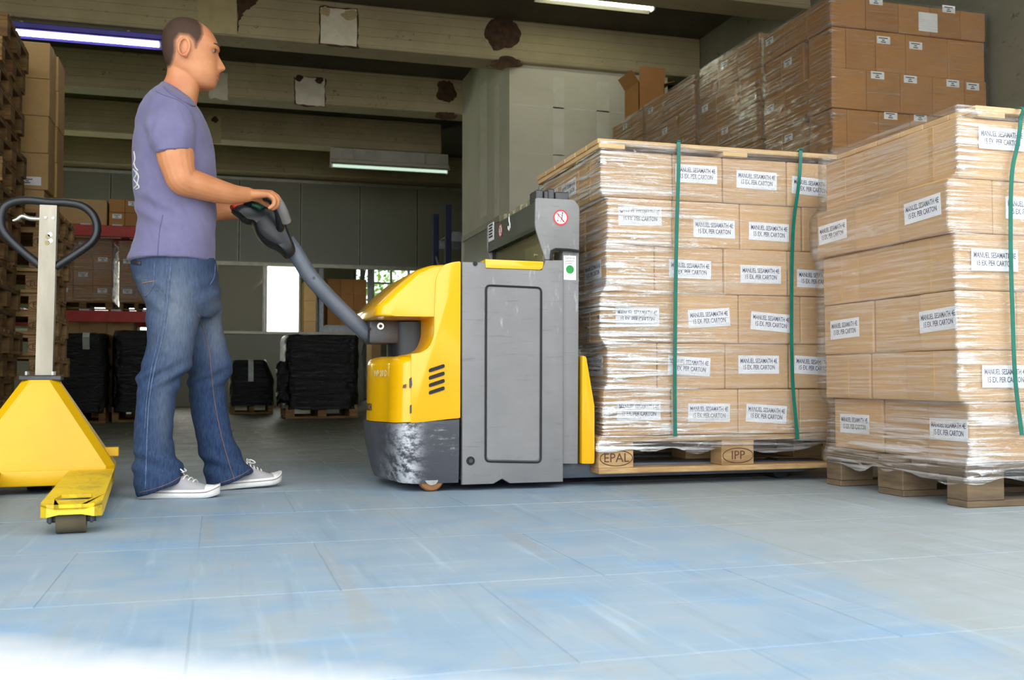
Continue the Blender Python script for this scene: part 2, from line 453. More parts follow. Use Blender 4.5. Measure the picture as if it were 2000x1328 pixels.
def mat_film(name, tint, base, streak_amt, milky, scale=(1.2, 1.2, 38), rough=.16, bump=.6, bdist=.02):
    t = NT(name)
    v = t.coords(scale, which='World')
    s = t.noise(2.2, 5, .62, v, .6)
    wide = t.noise(1.6, 3, .5, t.coords((1, 1, 1.5), which='World'))
    at = t.node('ShaderNodeAttribute', attribute_name='glare_gain')  # per-vertex gain that paints highlights where the film should look bright
    mask = t.math('MULTIPLY', t.ramp(wide, [(.35, .35), (.65, 1.0)]), at.outputs['Fac'])
    st = t.ramp(s, [(.45, 0.0), (.75, 1.0)])
    diag = t.noise(2.0, 3, .6, t.coords((5, 5, 16), (R(8), R(25), 0), which='World'), .5)
    cr = t.ramp(diag, [(.62, 0.0), (.72, 1.0)])
    fac = t.math('ADD', t.math('MULTIPLY', t.math('MULTIPLY', st, mask), streak_amt), base)
    fac = t.math('ADD', fac, t.math('MULTIPLY', t.math('MULTIPLY', cr, at.outputs['Fac']), streak_amt * .4), True)
    tr = t.node('ShaderNodeBsdfTransparent'); tr.inputs['Color'].default_value = (*tint, 1)
    gl = t.node('ShaderNodeBsdfGlossy'); gl.inputs['Roughness'].default_value = rough; gl.inputs['Color'].default_value = (.97, .97, .97, 1)
    h = t.math('ADD', s, t.math('MULTIPLY', diag, .5))
    nrm = t.bump(h, bump, bdist); t.l.new(nrm, gl.inputs['Normal'])
    df = t.node('ShaderNodeBsdfDiffuse'); df.inputs['Color'].default_value = (.9, .88, .88, 1)
    m1 = t.node('ShaderNodeMixShader'); t.l.new(fac, m1.inputs[0]); t.l.new(tr.outputs[0], m1.inputs[1]); t.l.new(gl.outputs[0], m1.inputs[2])
    m2 = t.node('ShaderNodeMixShader'); t.l.new(t.math('MULTIPLY', t.math('MULTIPLY', st, milky), at.outputs['Fac'], True), m2.inputs[0]); t.l.new(m1.outputs[0], m2.inputs[1]); t.l.new(df.outputs[0], m2.inputs[2])
    t.l.new(m2.outputs[0], t.out.inputs['Surface'])
    return t.m
M['film'] = mat_film('stretch_film', (.97, .97, .96), .09, .85, .28)
M['film_thin'] = mat_film('thin_stretch_film', (.97, .97, .93), .12, .95, .14, bump=1.0, bdist=.03, rough=.2)
def mat_black_film():
    t = NT('black_stretch_film')
    s = t.noise(2.5, 5, .6, t.coords((1.5, 1.5, 13), which='World'), .8)
    d = t.noise(5, 5, .6, t.coords((3, 3, 6), (R(20), R(20), 0), which='World'), .5)
    t.set(Base_Color=(.006, .006, .007), Roughness=.12, Specular_IOR_Level=.38, Normal=t.bump(t.math('ADD', s, d), .7, .03))
    return t.m
M['film_black'] = mat_black_film()
def mat_glassy(name, col, alpha, rough):
    t = NT(name)
    tr = t.node('ShaderNodeBsdfTransparent'); tr.inputs['Color'].default_value = (*[x ** .3 for x in col], 1)
    m1 = t.node('ShaderNodeMixShader'); m1.inputs[0].default_value = alpha
    t.set(Base_Color=col, Roughness=rough)
    t.l.new(tr.outputs[0], m1.inputs[1]); t.l.new(t.b.outputs[0], m1.inputs[2]); t.l.new(m1.outputs[0], t.out.inputs['Surface'])
    return t.m
M['pane_dim'] = mat_glassy('frosted_pane', srgb(196, 186, 160), .5, .35)
M['pane_clear'] = mat_glassy('clear_pane', (.93, .96, .93), .12, .05)
M['poly'] = mat_glassy('clear_plastic_guard', srgb(150, 148, 110), .45, .12)
M['pane_lit'] = emit('backlit_frosted_pane', (1.0, 1.0, .9), 5.0)
M['pane_glint'] = emit('tinted_glow_pane', (.86, 1.0, .38), 7.0)  # yellow-green glow added to show up in the film
M['tube_lit'] = emit('lit_fluorescent_tube', (.97, 1.0, .95), 16.0)
M['tube_dim'] = emit('dim_fluorescent_tube', (.72, .95, .78), .75)
M['tube_lit2'] = emit('lit_fluorescent_tube_warm', (.95, 1.0, .78), 16.0)
M['lamp_body'] = simple('lamp_batten', srgb(186, 180, 164), srgb(168, 162, 146), 6, .5)
M['lamp_blue'] = simple('lamp_batten_blue', srgb(96, 86, 190), srgb(84, 74, 176), 6, .45)

# ================================================================== the hall
XL, XR, YB, ZC, ZB = -4.6, 4.78, 16.2, 3.95, 3.54
def struct(name, bm, mat, label=None, parent=None, smooth=False):
    o = part(name, bm, mat, parent, smooth)
    if parent is None:
        o['kind'] = 'structure'
        if label: o['label'] = label
    return o
TD, TW = .62, .56
FY0, FY1 = .2, .2 + TD * 10
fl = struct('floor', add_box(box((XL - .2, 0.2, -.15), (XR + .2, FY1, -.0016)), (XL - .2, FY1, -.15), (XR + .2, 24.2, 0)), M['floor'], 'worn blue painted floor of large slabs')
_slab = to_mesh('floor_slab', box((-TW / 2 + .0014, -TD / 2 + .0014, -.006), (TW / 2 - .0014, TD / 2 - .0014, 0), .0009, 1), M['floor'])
for i in range(10):
    k = 0; x = XL - .2 + (TW / 2 if i % 2 else 0)
    while x < XR + .2:
        link('floor_slab', _slab, fl, (x, FY0 + TD * (i + .5), random.uniform(-.0006, .0))); x += TW
M['yard'] = simple('pale_concrete_yard', srgb(200, 196, 186), srgb(180, 176, 166), 1.5, .85)
struct('ground_yard', box((-25, -25, -.16), (25, 0.2, -.004)), M['yard'], 'pale concrete yard outside the open front')
M['render_wall'] = simple('sky_block_render', srgb(120, 112, 100), srgb(104, 97, 86), 1.2, .9)
struct('sky_block_wall', box((6.0, -18, 0), (28, -11, 7.5)), M['render_wall'], 'unseen building mass added to block sky light, behind the camera')  # out of view, added to darken low sky light and film reflections
struct('ceiling', box((XL, 2.0, ZC), (XR, 24.2, ZC + .2)), M['ceiling'], 'dark concrete ceiling slab')
struct('wall_right', box((XR, 2.0, 0), (XR + .2, 24.2, ZC + .2)), M['wall_conc'], 'grey concrete wall beside the tall carton stacks')
wlf = struct('wall_left', add_box(box((XL - .2, 2.0, 0), (XL, 24.2, 1.3)), (XL - .2, 2.0, 3.35), (XL, 24.2, ZC + .2)), M['wall_conc'], 'grey concrete wall with added window openings')
ADDED_WIN = [(9.5, 11.0), (12.4, 13.9)]  # openings added out of view to light the back and the film
prev = 2.0
for y0_, y1_ in ADDED_WIN + [(24.2, 24.2)]:
    part('wall_pier', box((XL - .2, prev, 1.3), (XL, y0_, 3.35)), M['wall_conc'], wlf); prev = y1_
for k, (y0_, y1_) in enumerate(ADDED_WIN):
    wn = struct('window_%d' % (k + 7), box((XL - .1, y0_, 1.3), (XL - .09, y1_, 3.35)), M['pane_clear'], 'unseen side window added to let in sky light')
    for j in range(4):
        y = y0_ + (y1_ - y0_) * j / 3
        part('muntin', box((XL - .13, y - .02, 1.3), (XL - .06, y + .02, 3.35)), M['white'], wn)
    for z in (1.32, 2.33, 3.33): part('muntin', box((XL - .13, y0_, z - .02), (XL - .06, y1_, z + .02)), M['white'], wn)
struct('wall_front', box((XL, 1.8, ZB + .1), (XR, 2.0, ZC + .2)), M['wall_conc'], 'concrete lintel over the open front')

def blob(cx, cy, rx, ry, seed, n=34, rough=.32):
    out = []
    for k in range(n):
        a = 2 * math.pi * k / n
        f = 1 + rough * noise.noise(Vector((math.cos(a) * 1.6 + seed * 7.3, math.sin(a) * 1.6, seed * 1.9))) * 1.3 + rough * .5 * noise.noise(Vector((math.cos(a) * 5 + seed, math.sin(a) * 5, 3.1)))
        out.append((cx + rx * f * math.cos(a), cy + ry * f * math.sin(a)))
    return out
beams = []
def beam(Y, x1, label):
    bm = box((XL, Y, ZB), (x1, Y + .34, ZC), .012, 1)
    b = struct('ceiling_beam', bm, M['beam'], label)
    beams.append(b); return b
PX1 = onY(995, 140, 9.6).x
for Y in (3.35, 5.4): beam(Y, XR, 'painted concrete ceiling beam above the loading front')
b0 = beam(7.45, XR, 'painted concrete ceiling beam at the top over the tall carton stacks')
b1 = beam(9.5, XR, 'nearest full-length painted concrete beam with a brown spalled patch')
b2 = beam(11.6, PX1 + .2, 'second painted concrete beam, ending at the drywall column')
b3 = beam(13.7, PX1 + .2, 'third painted concrete beam, carrying the dim lamp')
b4 = beam(15.75, XR, 'last concrete beam above the grey partition panels')
def patch(b, Y, poly, mat, name, t=.006):
    pts = [onY(x, y, Y - t) for x, y in poly]
    part(name, prism(pts, (0, t + .004, 0)), mat, b)
rag = lambda q, s, a=2.0: [(x + a * noise.noise(Vector((x * .2, y * .2, s))), y + a * noise.noise(Vector((y * .2, x * .2, s + 5)))) for x, y in q]
def dense(q, n=7):
    out = []
    for (x0, y0), (x1, y1) in zip(q, q[1:] + q[:1]):
        out += [(x0 + (x1 - x0) * k / n, y0 + (y1 - y0) * k / n) for k in range(n)]
    return out
patch(b1, 9.5, rag(dense([(623, 12), (701, 18), (700, 93), (623, 85)]), 1, 5), M['stain'], 'spalled_edge', .004)
patch(b1, 9.5, rag(dense([(626, 14), (697, 20), (697, 91), (626, 84)]), 2, 2), M['plaster'], 'plaster_patch', .008)
patch(b1, 9.5, [(386, -12), (462, -12), (463, 68), (388, 62)], M['tan'], 'tan_board', .01)
patch(b1, 9.5, rag(dense([(461, -12), (512, -12), (498, 8), (478, 22), (467, 42), (464, 66)]), 3, 5), M['stain'], 'spalled_patch', .005)
patch(b1, 9.5, blob(983, 60, 33, 33, 1), M['stain'], 'spalled_patch', .007)
patch(b1, 9.5, blob(989, 122, 30, 12, 2), M['stain'], 'spalled_patch', .007)
patch(b1, 9.5, blob(636, 22, 10, 10, 5, 18), M['tan'], 'stain_spot', .0095)
patch(b1, 9.5, blob(683, 30, 16, 10, 6, 18), M['tan'], 'stain_spot', .0095)
patch(b2, 11.6, rag(dense([(575, 148), (637, 153), (636, 210), (575, 204)]), 4, 4), M['stain'], 'spalled_edge', .004)
patch(b2, 11.6, rag(dense([(577, 149), (634, 154), (634, 208), (577, 203)]), 5, 2), M['plaster'], 'plaster_patch', .008)
patch(b2, 11.6, blob(585, 153, 8, 6, 15, 16), M['stain'], 'stain_spot', .0095)
patch(b2, 11.6, blob(624, 157, 8, 6, 16, 16), M['stain'], 'stain_spot', .0095)
patch(b2, 11.6, blob(872, 178, 20, 20, 7), M['stain'], 'spalled_patch', .007)
patch(b2, 11.6, blob(870, 226, 22, 7, 8), M['stain'], 'spalled_patch', .007)
patch(b2, 11.6, rag(dense([(408, 140), (444, 143), (445, 196), (408, 192)]), 9, 4), M['plaster'], 'plaster_patch', .008)
patch(b3, 13.7, [(404, 226), (432, 228), (432, 281), (404, 279)], M['tan'], 'tan_board', .008)
patch(b3, 13.7, blob(420, 234, 7, 6, 11, 16), M['stain'], 'stain_spot', .0095)

# drywall column (boxed-in partition) with joint compound bands and a door in its left face
pw = struct('wall_partition', add_box(box((PX1, 9.6, 0), (4.45, 9.845, ZB)), (PX1, 9.845, 0), (4.45, 11.62, ZC)), M['drywall'], 'unpainted drywall column between the beams')
for x0, y0, x1, y1 in ((1000, 205, 1250, 222), (1080, 150, 1102, 420), (1165, 160, 1190, 330), (1030, 300, 1240, 312)):
    a, b = onY(x0, y0, 9.6), onY(x1, y1, 9.6)
    part('joint_band', box((a.x, 9.598, b.z), (min(b.x, 4.4), 9.601, a.z)), M['drywall_joint'], pw)
for q in (((938, 170), (950, 420)), ((966, 170), (974, 420))):
    a, b = onX(*q[0], PX1), onX(*q[1], PX1)
    part('joint_band', box((PX1 - .002, b.y, min(a.z, b.z)), (PX1 + .001, a.y, max(a.z, b.z))), M['drywall_joint'], pw)
da, db = onX(912, 470, PX1), onX(990, 470, PX1)
d1 = struct('door_1', box((PX1 - .03, db.y + .1, 0), (PX1 + .0, da.y, 2.0)), M['panel'], 'grey door in the side of the drywall column')
part('door_frame', box((PX1 - .05, da.y, 0), (PX1, da.y + .06, 2.06)), M['alu'], d1)
part('door_frame', box((PX1 - .05, db.y + .1, 2.0), (PX1, da.y, 2.06)), M['alu'], d1)
part('door_handle', tube([(PX1 - .07, da.y - .17, 1.65), (PX1 - .07, da.y - .17, 1.35)], .012, 8), M['chrome'], d1)

# ------------------------------------------------------------------ back partition of panels and windows
zt, zb, zs = onY(650, 361, YB).z, onY(640, 520, YB).z, onY(545, 649, YB).z
wb = struct('wall_back', box((XL, YB, zt + .04), (XR, YB + .12, ZC)), M['wall_conc'], 'concrete wall above the grey partition panels')
seams = [onY(x, 440, YB).x for x in (587, 703, 815)]
w = seams[1] - seams[0]
xs = [seams[0] - k * w for k in range(6, 0, -1)] + seams + [seams[2] + w, XR]
for a, b in zip(xs, xs[1:]):
    part('wall_panel', box((max(a, XL) + .008, YB + .0, zb + .03), (b - .008, YB + .05, zt)), M['panel'], wb)
    part('panel_gap', box((b - .009, YB + .02, zb), (b + .009, YB + .04, zt)), M['dark_gap'], wb)
    for s in (-1, 1): part('panel_edge', box((b + s * .014 - .005, YB - .006, zb + .03), (b + s * .014 + .005, YB + .01, zt)), M['alu'], wb)
part('top_rail', box((XL, YB - .02, zt), (XR, YB + .06, zt + .045)), M['alu'], wb)
part('middle_rail', box((XL, YB - .02, zb - .03), (XR, YB + .06, zb + .03)), M['alu'], wb)
wl = struct('wall_low', box((XL, YB, 0), (onY(705, 650, YB).x, YB + .08, zs - .03)), M['panel_low'], 'pale laminate wall below the windows')
part('sill', box((XL, YB - .04, zs - .03), (onY(712, 650, YB).x, YB + .1, zs + .01)), M['alu'], wl)
X = lambda px, Y=YB: onY(px, 580, Y).x
def window(name, x0, x1, mat, label, lo=None, hi=None, Y=YB):
    lo = zs if lo is None else lo; hi = zb - .03 if hi is None else hi
    w = struct(name, box((x0, Y + .02, lo + .01), (x1, Y + .03, hi)), mat, label)
    f = .03
    for q in ((x0 - f, lo, x0, hi), (x1, lo, x1 + f, hi)):
        part('window_frame', box((q[0], Y - .01, q[1]), (q[2], Y + .06, q[3])), M['alu'], w)
    return w
window('window_1', X(425), X(513), M['pane_dim'], 'dim frosted pane with rack braces behind')
window('window_2', X(522), X(583), M['pane_lit'], 'bright overexposed white window pane')
window('window_3', X(185), X(268), M['pane_lit'], 'bright window glowing behind the loaded red rack')
window('window_4', X(275), X(415), M['pane_lit'], 'bright window hidden behind the man')
window('window_5', XL + .1, X(-20), M['pane_glint'], 'unseen glowing window added for glints on the film')  # out of view; its glow and tint are added for film reflections

# the next room seen through the open hatch: far wall with windows, trees outside
YF = 22.0
fx0, fx1 = onY(694, 560, YF).x, XR
fz0, fz1 = onY(700, 655, YF).z, onY(700, 500, YF).z
wf = struct('wall_far', box((XL, YF, fz1), (XR, YF + .15, ZC)), M['wall_conc'], 'far wall of the next room above its windows')
part('wall_below', box((XL, YF, 0), (XR, YF + .15, fz0)), M['wall_conc'], wf)
part('wall_beside', box((XL, YF, fz0), (fx0, YF + .15, fz1)), M['wall_conc'], wf)
w6 = struct('window_6', box((fx0, YF + .06, fz0), (fx1, YF + .07, fz1)), M['pane_clear'], 'clear factory window looking out on trees')
n = 5
for k in range(n + 1):
    x = fx0 + (fx1 - fx0) * k / n
    part('muntin', box((x - .025, YF, fz0), (x + .025, YF + .1, fz1)), M['white'], w6)
for k in range(4):
    z = fz0 + (fz1 - fz0) * k / 3
    part('muntin', box((fx0, YF + .01, z - .02), (fx1, YF + .09, z + .02)), M['white'], w6)
M['leaf'] = varied('leaves', srgb(150, 190, 70), srgb(110, 160, 50), 6, .6, .3, 0)
M['bark'] = simple('bark', srgb(90, 74, 54), srgb(70, 56, 40), 10, .9)
def tree(x, y, h, label, seed, group='trees outside the far windows'):
    rnd = random.Random(seed)
    r = root('tree', (x, y, 0), label, 'tree', group)
    part('trunk', tube(catmull([(x, y, 0), (x + .1, y, h * .3), (x - .05, y + .1, h * .7)], 5), [.16 - .008 * k for k in range(11)], 8), M['bark'], r)
    bm = bmesh.new()
    for _ in range(1500):
        a, b, q = rnd.uniform(0, 6.28), rnd.uniform(-1, 1), rnd.random() ** .4
        c = Vector((x + math.cos(a) * math.sqrt(1 - b * b) * 1.6 * q, y + math.sin(a) * math.sqrt(1 - b * b) * 1.2 * q, h * .62 + b * h * .45 * q))
        u = Vector((rnd.uniform(-1, 1), rnd.uniform(-1, 1), rnd.uniform(-1, 1))).normalized() * .09
        v = u.cross(Vector((rnd.uniform(-1, 1), rnd.uniform(-1, 1), rnd.uniform(-1, 1)))).normalized() * .05
        bm.faces.new([bm.verts.new(c + d) for d in (u, v, -u, -v)])
    o = part('foliage', bm, M['leaf'], r); o['kind'] = 'stuff'
struct('ground_outside', box((-20, 24.2, -.15), (30, 60, 0)), simple('grass_ground', srgb(110, 140, 60), srgb(90, 120, 50), 3, .9), 'green ground outside the far windows')
tree(3.5, 27.0, 3.6, 'leafy tree outside the far window, nearer the yellow hood', 3)
tree(6.6, 29.5, 4.4, 'leafy tree outside the far window, farther off', 4)
struct('ground_side', box((-25, 2.0, -.15), (XL - .2, 24.2, 0)), simple('side_grass', srgb(120, 150, 64), srgb(96, 126, 52), 3, .9), 'grass strip outside the side windows')
for k, (ty, tx) in enumerate(((8.0, -7.6), (11.5, -8.4), (15.0, -7.8))):  # out of view, added to turn the window light greenish
    tree(tx, ty, 4.2, '%s unseen tree added to tint the side-window light' % ['nearest', 'middle', 'farthest'][k], 20 + k, 'added trees tinting the side-window light')

# ------------------------------------------------------------------ racks
def rack(loc, x0, x1, y0, y1, h, levels, mu, mb, label, cat='rack', brace=True, group=None):
    r = root('pallet_rack', ((x0 + x1) / 2, (y0 + y1) / 2, 0), label, cat, group)
    for x in (x0, x1):
        for y in (y0, y1): part('upright', box((x - .04, y - .03, 0), (x + .04, y + .03, h), .004), mu, r)
        if brace:
            k = 0; z = .2
            while z + .7 < h:
                a, b = (y0, y1) if k % 2 == 0 else (y1, y0)
                part('brace', tube([(x, a, z), (x, b, z + .65)], .014, 6), M['rack_grey'], r); z += .65; k += 1
    for z in levels:
        for y in (y0, y1): part('shelf_beam', box((x0 + .04, y - .025, z - .12), (x1 - .04, y + .025, z), .004), mb, r)
        for k in range(7):
            x = x0 + .12 + (x1 - x0 - .24) * k / 6
            part('shelf_slat', box((x - .05, y0, z), (x + .05, y1, z + .018)), M['rack_grey'], r)
    return r
RY = 11.6
rz1, rz2 = onY(190, 440, RY).z, onY(190, 607, RY).z
rx0, rx1 = -2.75, onY(312, 500, RY).x
rack(None, rx0, rx1, RY, RY + 1.05, 3.3, (rz2, rz1), M['rack_blue'], M['rack_red'], 'pallet rack with red beams holding wrapped pallets, behind the man')
r2x0 = onY(868, 450, 13.2).x
rack(None, r2x0 + .05, r2x0 + 1.6, 13.2, 14.0, onY(868, 400, 13.2).z, (onY(890, 455, 13.2).z, .9), M['rack_blue'], M['rack_grey'], 'blue shelving rack behind the drywall column')
nx0, nx1 = onY(627, 600, 18.2).x, onY(722, 600, 18.2).x
nz = onY(660, 637, 18.2).z
rack(None, nx0, nx1, 18.2, 19.2, 3.2, (nz, nz + 1.35), M['rack_grey'], M['rack_grey'], 'grey shelving rack with dark cartons in the next room')
mx0, mx1 = onY(430, 600, 17.2).x, onY(516, 600, 17.2).x
mx0, mx1 = onY(430, 600, 16.32).x, onY(516, 600, 16.32).x
r = root('shelving_frame', (mx1, 16.32, 0), 'light braced shelving frame behind the frosted pane', 'rack')
part('upright', box((mx1 - .03, 16.32, 0), (mx1 + .03, 16.37, 3.2)), M['rack_grey'], r)
part('upright', box((mx0 - .6, 16.32, 0), (mx0 - .54, 16.37, 3.2)), M['rack_grey'], r)
for a, b in (((440, 612), (514, 545)), ((514, 545), (482, 514)), ((410, 600), (440, 612))):
    p, q = onY(*a, 16.32), onY(*b, 16.32)
    part('brace', tube([p, q], .02, 6), M['white'], r)

# ------------------------------------------------------------------ fluorescent lamps
def lamp(a, b, label, tube_mat, body, hang, Y, plate=False):
    """batten lamp along X between two picture points on the plane Y"""
    p, q = onY(*a, Y), onY(*b, Y); z = (p.z + q.z) / 2
    r = root('fluorescent_lamp', ((p.x + q.x) / 2, Y, z), label, 'lamp', 'fluorescent ceiling lamps')
    part('housing', box((p.x, Y - .07, z + .03), (q.x, Y + .07, z + .085), .008), body, r)
    for s in (-1, 1):
        pts = [Vector((p.x, Y + s * .06, z + .035)), Vector((p.x, Y + s * .13, z + .0)), Vector((p.x, Y + s * .132, z + .006)), Vector((p.x, Y + s * .06, z + .045))]
        part('reflector', prism(pts, (q.x - p.x, 0, 0)), body, r)
    part('tube', tube([(p.x + .03, Y - .02, z), (q.x - .03, Y - .02, z)], .021, 12), tube_mat, r)
    for x in (p.x + .015, q.x - .03): part('socket', box((x, Y - .05, z - .025), (x + .015, Y + .02, z + .035)), M['white'], r)
    for k in (.2, .8):
        x = p.x + (q.x - p.x) * k
        part('hanger', box((x - .012, Y - .012, z + .08), (x + .012, Y + .012, hang)), M['alu'], r)
    if plate: part('mounting_plate', box((p.x, Y + .02, z + .085), (q.x, Y + .05, hang)), M['lamp_body'], r)
    return z
lamp((-30, 66), (318, 84), 'brightly lit tube lamp under the nearest beam, beside the man\'s head', M['tube_lit'], M['lamp_blue'], ZB, 9.62)
lamp((645, 326), (876, 334), 'dim greenish tube lamp under the third beam, above the grey panels', M['tube_dim'], M['lamp_body'], ZB, 13.75, True)
lamp((1052, -2), (1278, 14), 'lit tube lamp at the top edge, between the beams', M['tube_lit2'], M['lamp_body'], ZC, 8.6)
def added_lamp(x0, x1, Y, label):  # lamps added out of view to light the film sides and the back
    r = root('fluorescent_lamp', ((x0 + x1) / 2, Y, ZB - .08), label, 'lamp', 'fluorescent ceiling lamps')
    part('housing', box((x0, Y - .07, ZB - .055), (x1, Y + .07, ZB), .008), M['lamp_body'], r)
    part('tube', tube([(x0 + .03, Y, ZB - .085), (x1 - .03, Y, ZB - .085)], .021, 12), M['tube_lit2'], r)
    for x in (x0 + .01, x1 - .025): part('socket', box((x, Y - .03, ZB - .11), (x + .015, Y + .03, ZB - .05)), M['white'], r)
added_lamp(-1.6, -.3, 7.62, 'unseen tube lamp added for film glints, above the tall pallet pile')
added_lamp(-1.6, -.3, 5.57, 'unseen tube lamp added for film glints, over the man')


# ================================================================== pallets, cartons, film
_pm = {}
ORD = ['first', 'second', 'third', 'fourth', 'fifth', 'sixth', 'seventh', 'eighth', 'ninth', 'tenth', 'eleventh', 'twelfth', 'thirteenth', 'fourteenth', 'fifteenth', 'sixteenth', 'seventeenth', 'eighteenth']
def _pmesh(key, size, mat, bev=.003):
    k = (key, mat.name)
    if k not in _pm:
        s = [x / 2 for x in size]
        _pm[k] = to_mesh(key, box((-s[0], -s[1], -s[2]), s, bev), mat)
    return _pm[k]
def pallet(loc, rz, label, mat, group=None, stamps=(), name='wooden_pallet', deep=True):
    r = root(name, loc, label, 'pallet', group, rz)
    rnd = random.Random(hash(label) % 1000 if False else len(label) * 7 + int(loc[2] * 100))
    def put(nm, key, size, at):
        o = link(nm, _pmesh(key, size, mat), r, at, (0, 0, rnd.uniform(-.006, .006)))
        return o
    for y, w in ((-.35, .1), (0, .145), (.35, .1)):
        put('bottom_board', 'bottom_board%d' % (w * 1000), (1.2, w, .022), (0, y, .011))
        for k, x in enumerate((-.5275, 0, .5275)):
            b = put('block', 'block%d' % (w * 1000), (.145, w, .078), (x, y, .061))
            for (sx, sy, txt, face) in stamps:
                if sx == k and abs(sy - y) < .01:
                    if face == 'front': pos, rt, sz = (0, -w / 2 - .0008, 0), (R(90), 0, 0), .05
                    else: pos, rt, sz = (-.0725 - .0008, 0, 0), (R(90), 0, R(-90)), .038
                    t = link('stamp', text_mesh(txt, sz, M['stamp'], .0003), b, pos, rt)
                    rg = bmesh.new(); a = .068 if face == 'front' else .047
                    add_tube(rg, [(a * math.cos(q * math.pi / 12), .03 * math.sin(q * math.pi / 12), 0) for q in range(24)], .0016, 4, closed=True)
                    link('stamp_ring', to_mesh('stamp_ring', rg, M['stamp']), b, pos, rt)
    for x in (-.5275, 0, .5275): put('stringer_board', 'stringer_board', (.145, .8, .022), (x, 0, .111))
    for y, w in ((-.3275, .145), (-.17, .1), (0, .145), (.17, .1), (.3275, .145)):
        put('deck_board', 'deck_board%d' % (w * 1000), (1.2, w, .022), (0, y, .133))
    return r
_cm = {}
def carton_mesh(sx, sy, sz, mat):
    k = (round(sx, 3), round(sy, 3), round(sz, 3), mat.name)
    if k not in _cm:
        bm = box((-sx / 2, -sy / 2, 0), (sx / 2, sy / 2, sz), min(.006, sz * .08), 2)
        _cm[k] = to_mesh('carton', bm, mat)
    return _cm[k]
LW, LH = .186, .074
def label_bm(w, h): return box((-w / 2, -h / 2, -.0006), (w / 2, h / 2, .0006))
_lab = {}
def sticker(c, face, u, v, ang, size, kind, dims):
    """paper label on a face of carton c; u,v from the face centre line and base"""
    sx, sy, sz = dims
    if face == 'front': pos, rt = (u, -sy / 2 - .0012, v), Matrix.Rotation(R(90), 4, 'X')
    else: pos, rt = (-sx / 2 - .0012, u, v), Matrix.Rotation(R(-90), 4, 'Z') @ Matrix.Rotation(R(90), 4, 'X')
    k = (size, kind)
    if k not in _lab: _lab[k] = to_mesh('paper_label', label_bm(*size), M['paper'])
    o = link('paper_label', _lab[k], c)
    o.matrix_local = Matrix.Translation(pos) @ rt @ Matrix.Rotation(R(ang), 4, 'Z')
    if kind == 'book':
        t = text_mesh('MANUEL SESAMATH 4E\n15 EX. PER CARTON', .026, M['ink'], .0002, bold=.0003, gap=1.0)
        wd_ = max(v.co.x for v in t.vertices) - min(v.co.x for v in t.vertices)
        link('lettering', t, o, (0, .001, .0008)).scale = (.168 / wd_, 1, 1)
    elif kind == 'small':
        if 'sl' not in _lab:
            bm = bmesh.new()
            for x0, x1, y in ((-.035, .03, .011), (-.012, .008, -.001), (-.018, .016, -.013)):
                add_box(bm, (x0, y - .003, .0006), (x1, y + .003, .0009))
            _lab['sl'] = to_mesh('print_lines', bm, M['ink_dark'])
        link('print_lines', _lab['sl'], o)
    return o
def carton(x0, x1, y0, y1, z0, z1, mat, label, group, gap=.002, tape=None, rz=0.0):
    sx, sy, sz = x1 - x0 - gap, y1 - y0 - gap, z1 - z0 - .0015
    o = link('carton', carton_mesh(sx, sy, sz, mat), None, ((x0 + x1) / 2, (y0 + y1) / 2, z0), (0, 0, rz))
    tag(o, label, 'carton', group)
    if tape:
        bm = bmesh.new()
        if tape == 'x':      # tape over the top running down the end faces
            add_box(bm, (-sx / 2 - .0008, -.025, sz - .06), (sx / 2 + .0008, .025, sz + .0006))
        elif tape == 'seam':  # glued flap seam on the end face
            add_box(bm, (-sx / 2 - .003, -.012, .006), (-sx / 2 + .002, .012, sz - .006))
        link('tape', to_mesh('tape', bm, M['tape']), o)
    o['_d'] = (sx, sy, sz)
    return o
def film(name, label, mat, x0f, x1, y0, y1, z0, z1, step=.03, flare=None, seed=1, hem=.03, amp=.004, y0f=None, glare_gain=None):
    """stretch film around a load: left edge x0f(z), pallet flare below z"""
    bm = bmesh.new(); W, D = x1 - x0f(z1), y1 - y0
    nz = max(8, int((z1 - z0) / (step * .7))); per = []
    nx, ny = int(W / step), int(D / step)
    for k in range(nx): per.append((k / nx, 0.0))
    for k in range(ny): per.append((1.0, k / ny))
    for k in range(nx): per.append((1 - k / nx, 1.0))
    for k in range(ny): per.append((0.0, 1 - k / ny))
    rings = []
    for j in range(nz + 1):
        t = j / nz; ring = []
        for u, v in per:
            zlow = z0 + hem * noise.noise(Vector((u * 9 + seed, v * 9, seed * 2.3)))
            z = zlow + (z1 - zlow) * t
            xa, xb, ya, yb = x0f(z), x1, y0, y1
            if y0f: ya = y0f(z)
            if flare and z < flare[0]:
                k = min(1, (flare[0] - z) / .05); xa, ya = xa + (flare[1] - xa) * k, ya + (flare[2] - ya) * k
            x, y = xa + (xb - xa) * u, ya + (yb - ya) * v
            nn = amp * (noise.noise(Vector((u * 5 + seed, v * 5, z * 26))) + .6 * noise.noise(Vector((u * 22, v * 22 + seed, z * 9))))
            o = .009 + nn
            if v == 0.0: y -= o
            if v == 1.0: y += o
            if u == 0.0: x -= o
            if u == 1.0: x += o
            ring.append(bm.verts.new((x, y, z)))
        rings.append(ring)
    m = len(per)
    for a, b in zip(rings, rings[1:]):
        for k in range(m): bm.faces.new((a[k], a[(k + 1) % m], b[(k + 1) % m], b[k]))
    me = to_mesh(name, bm, mat, True)
    a = me.attributes.new('glare_gain', 'FLOAT', 'POINT')
    a.data.foreach_set('value', [glare_gain(v.co) if glare_gain else 1.0 for v in me.vertices])
    o = link(name, me)
    tag(o, label, 'film', 'clear stretch films')
    return o
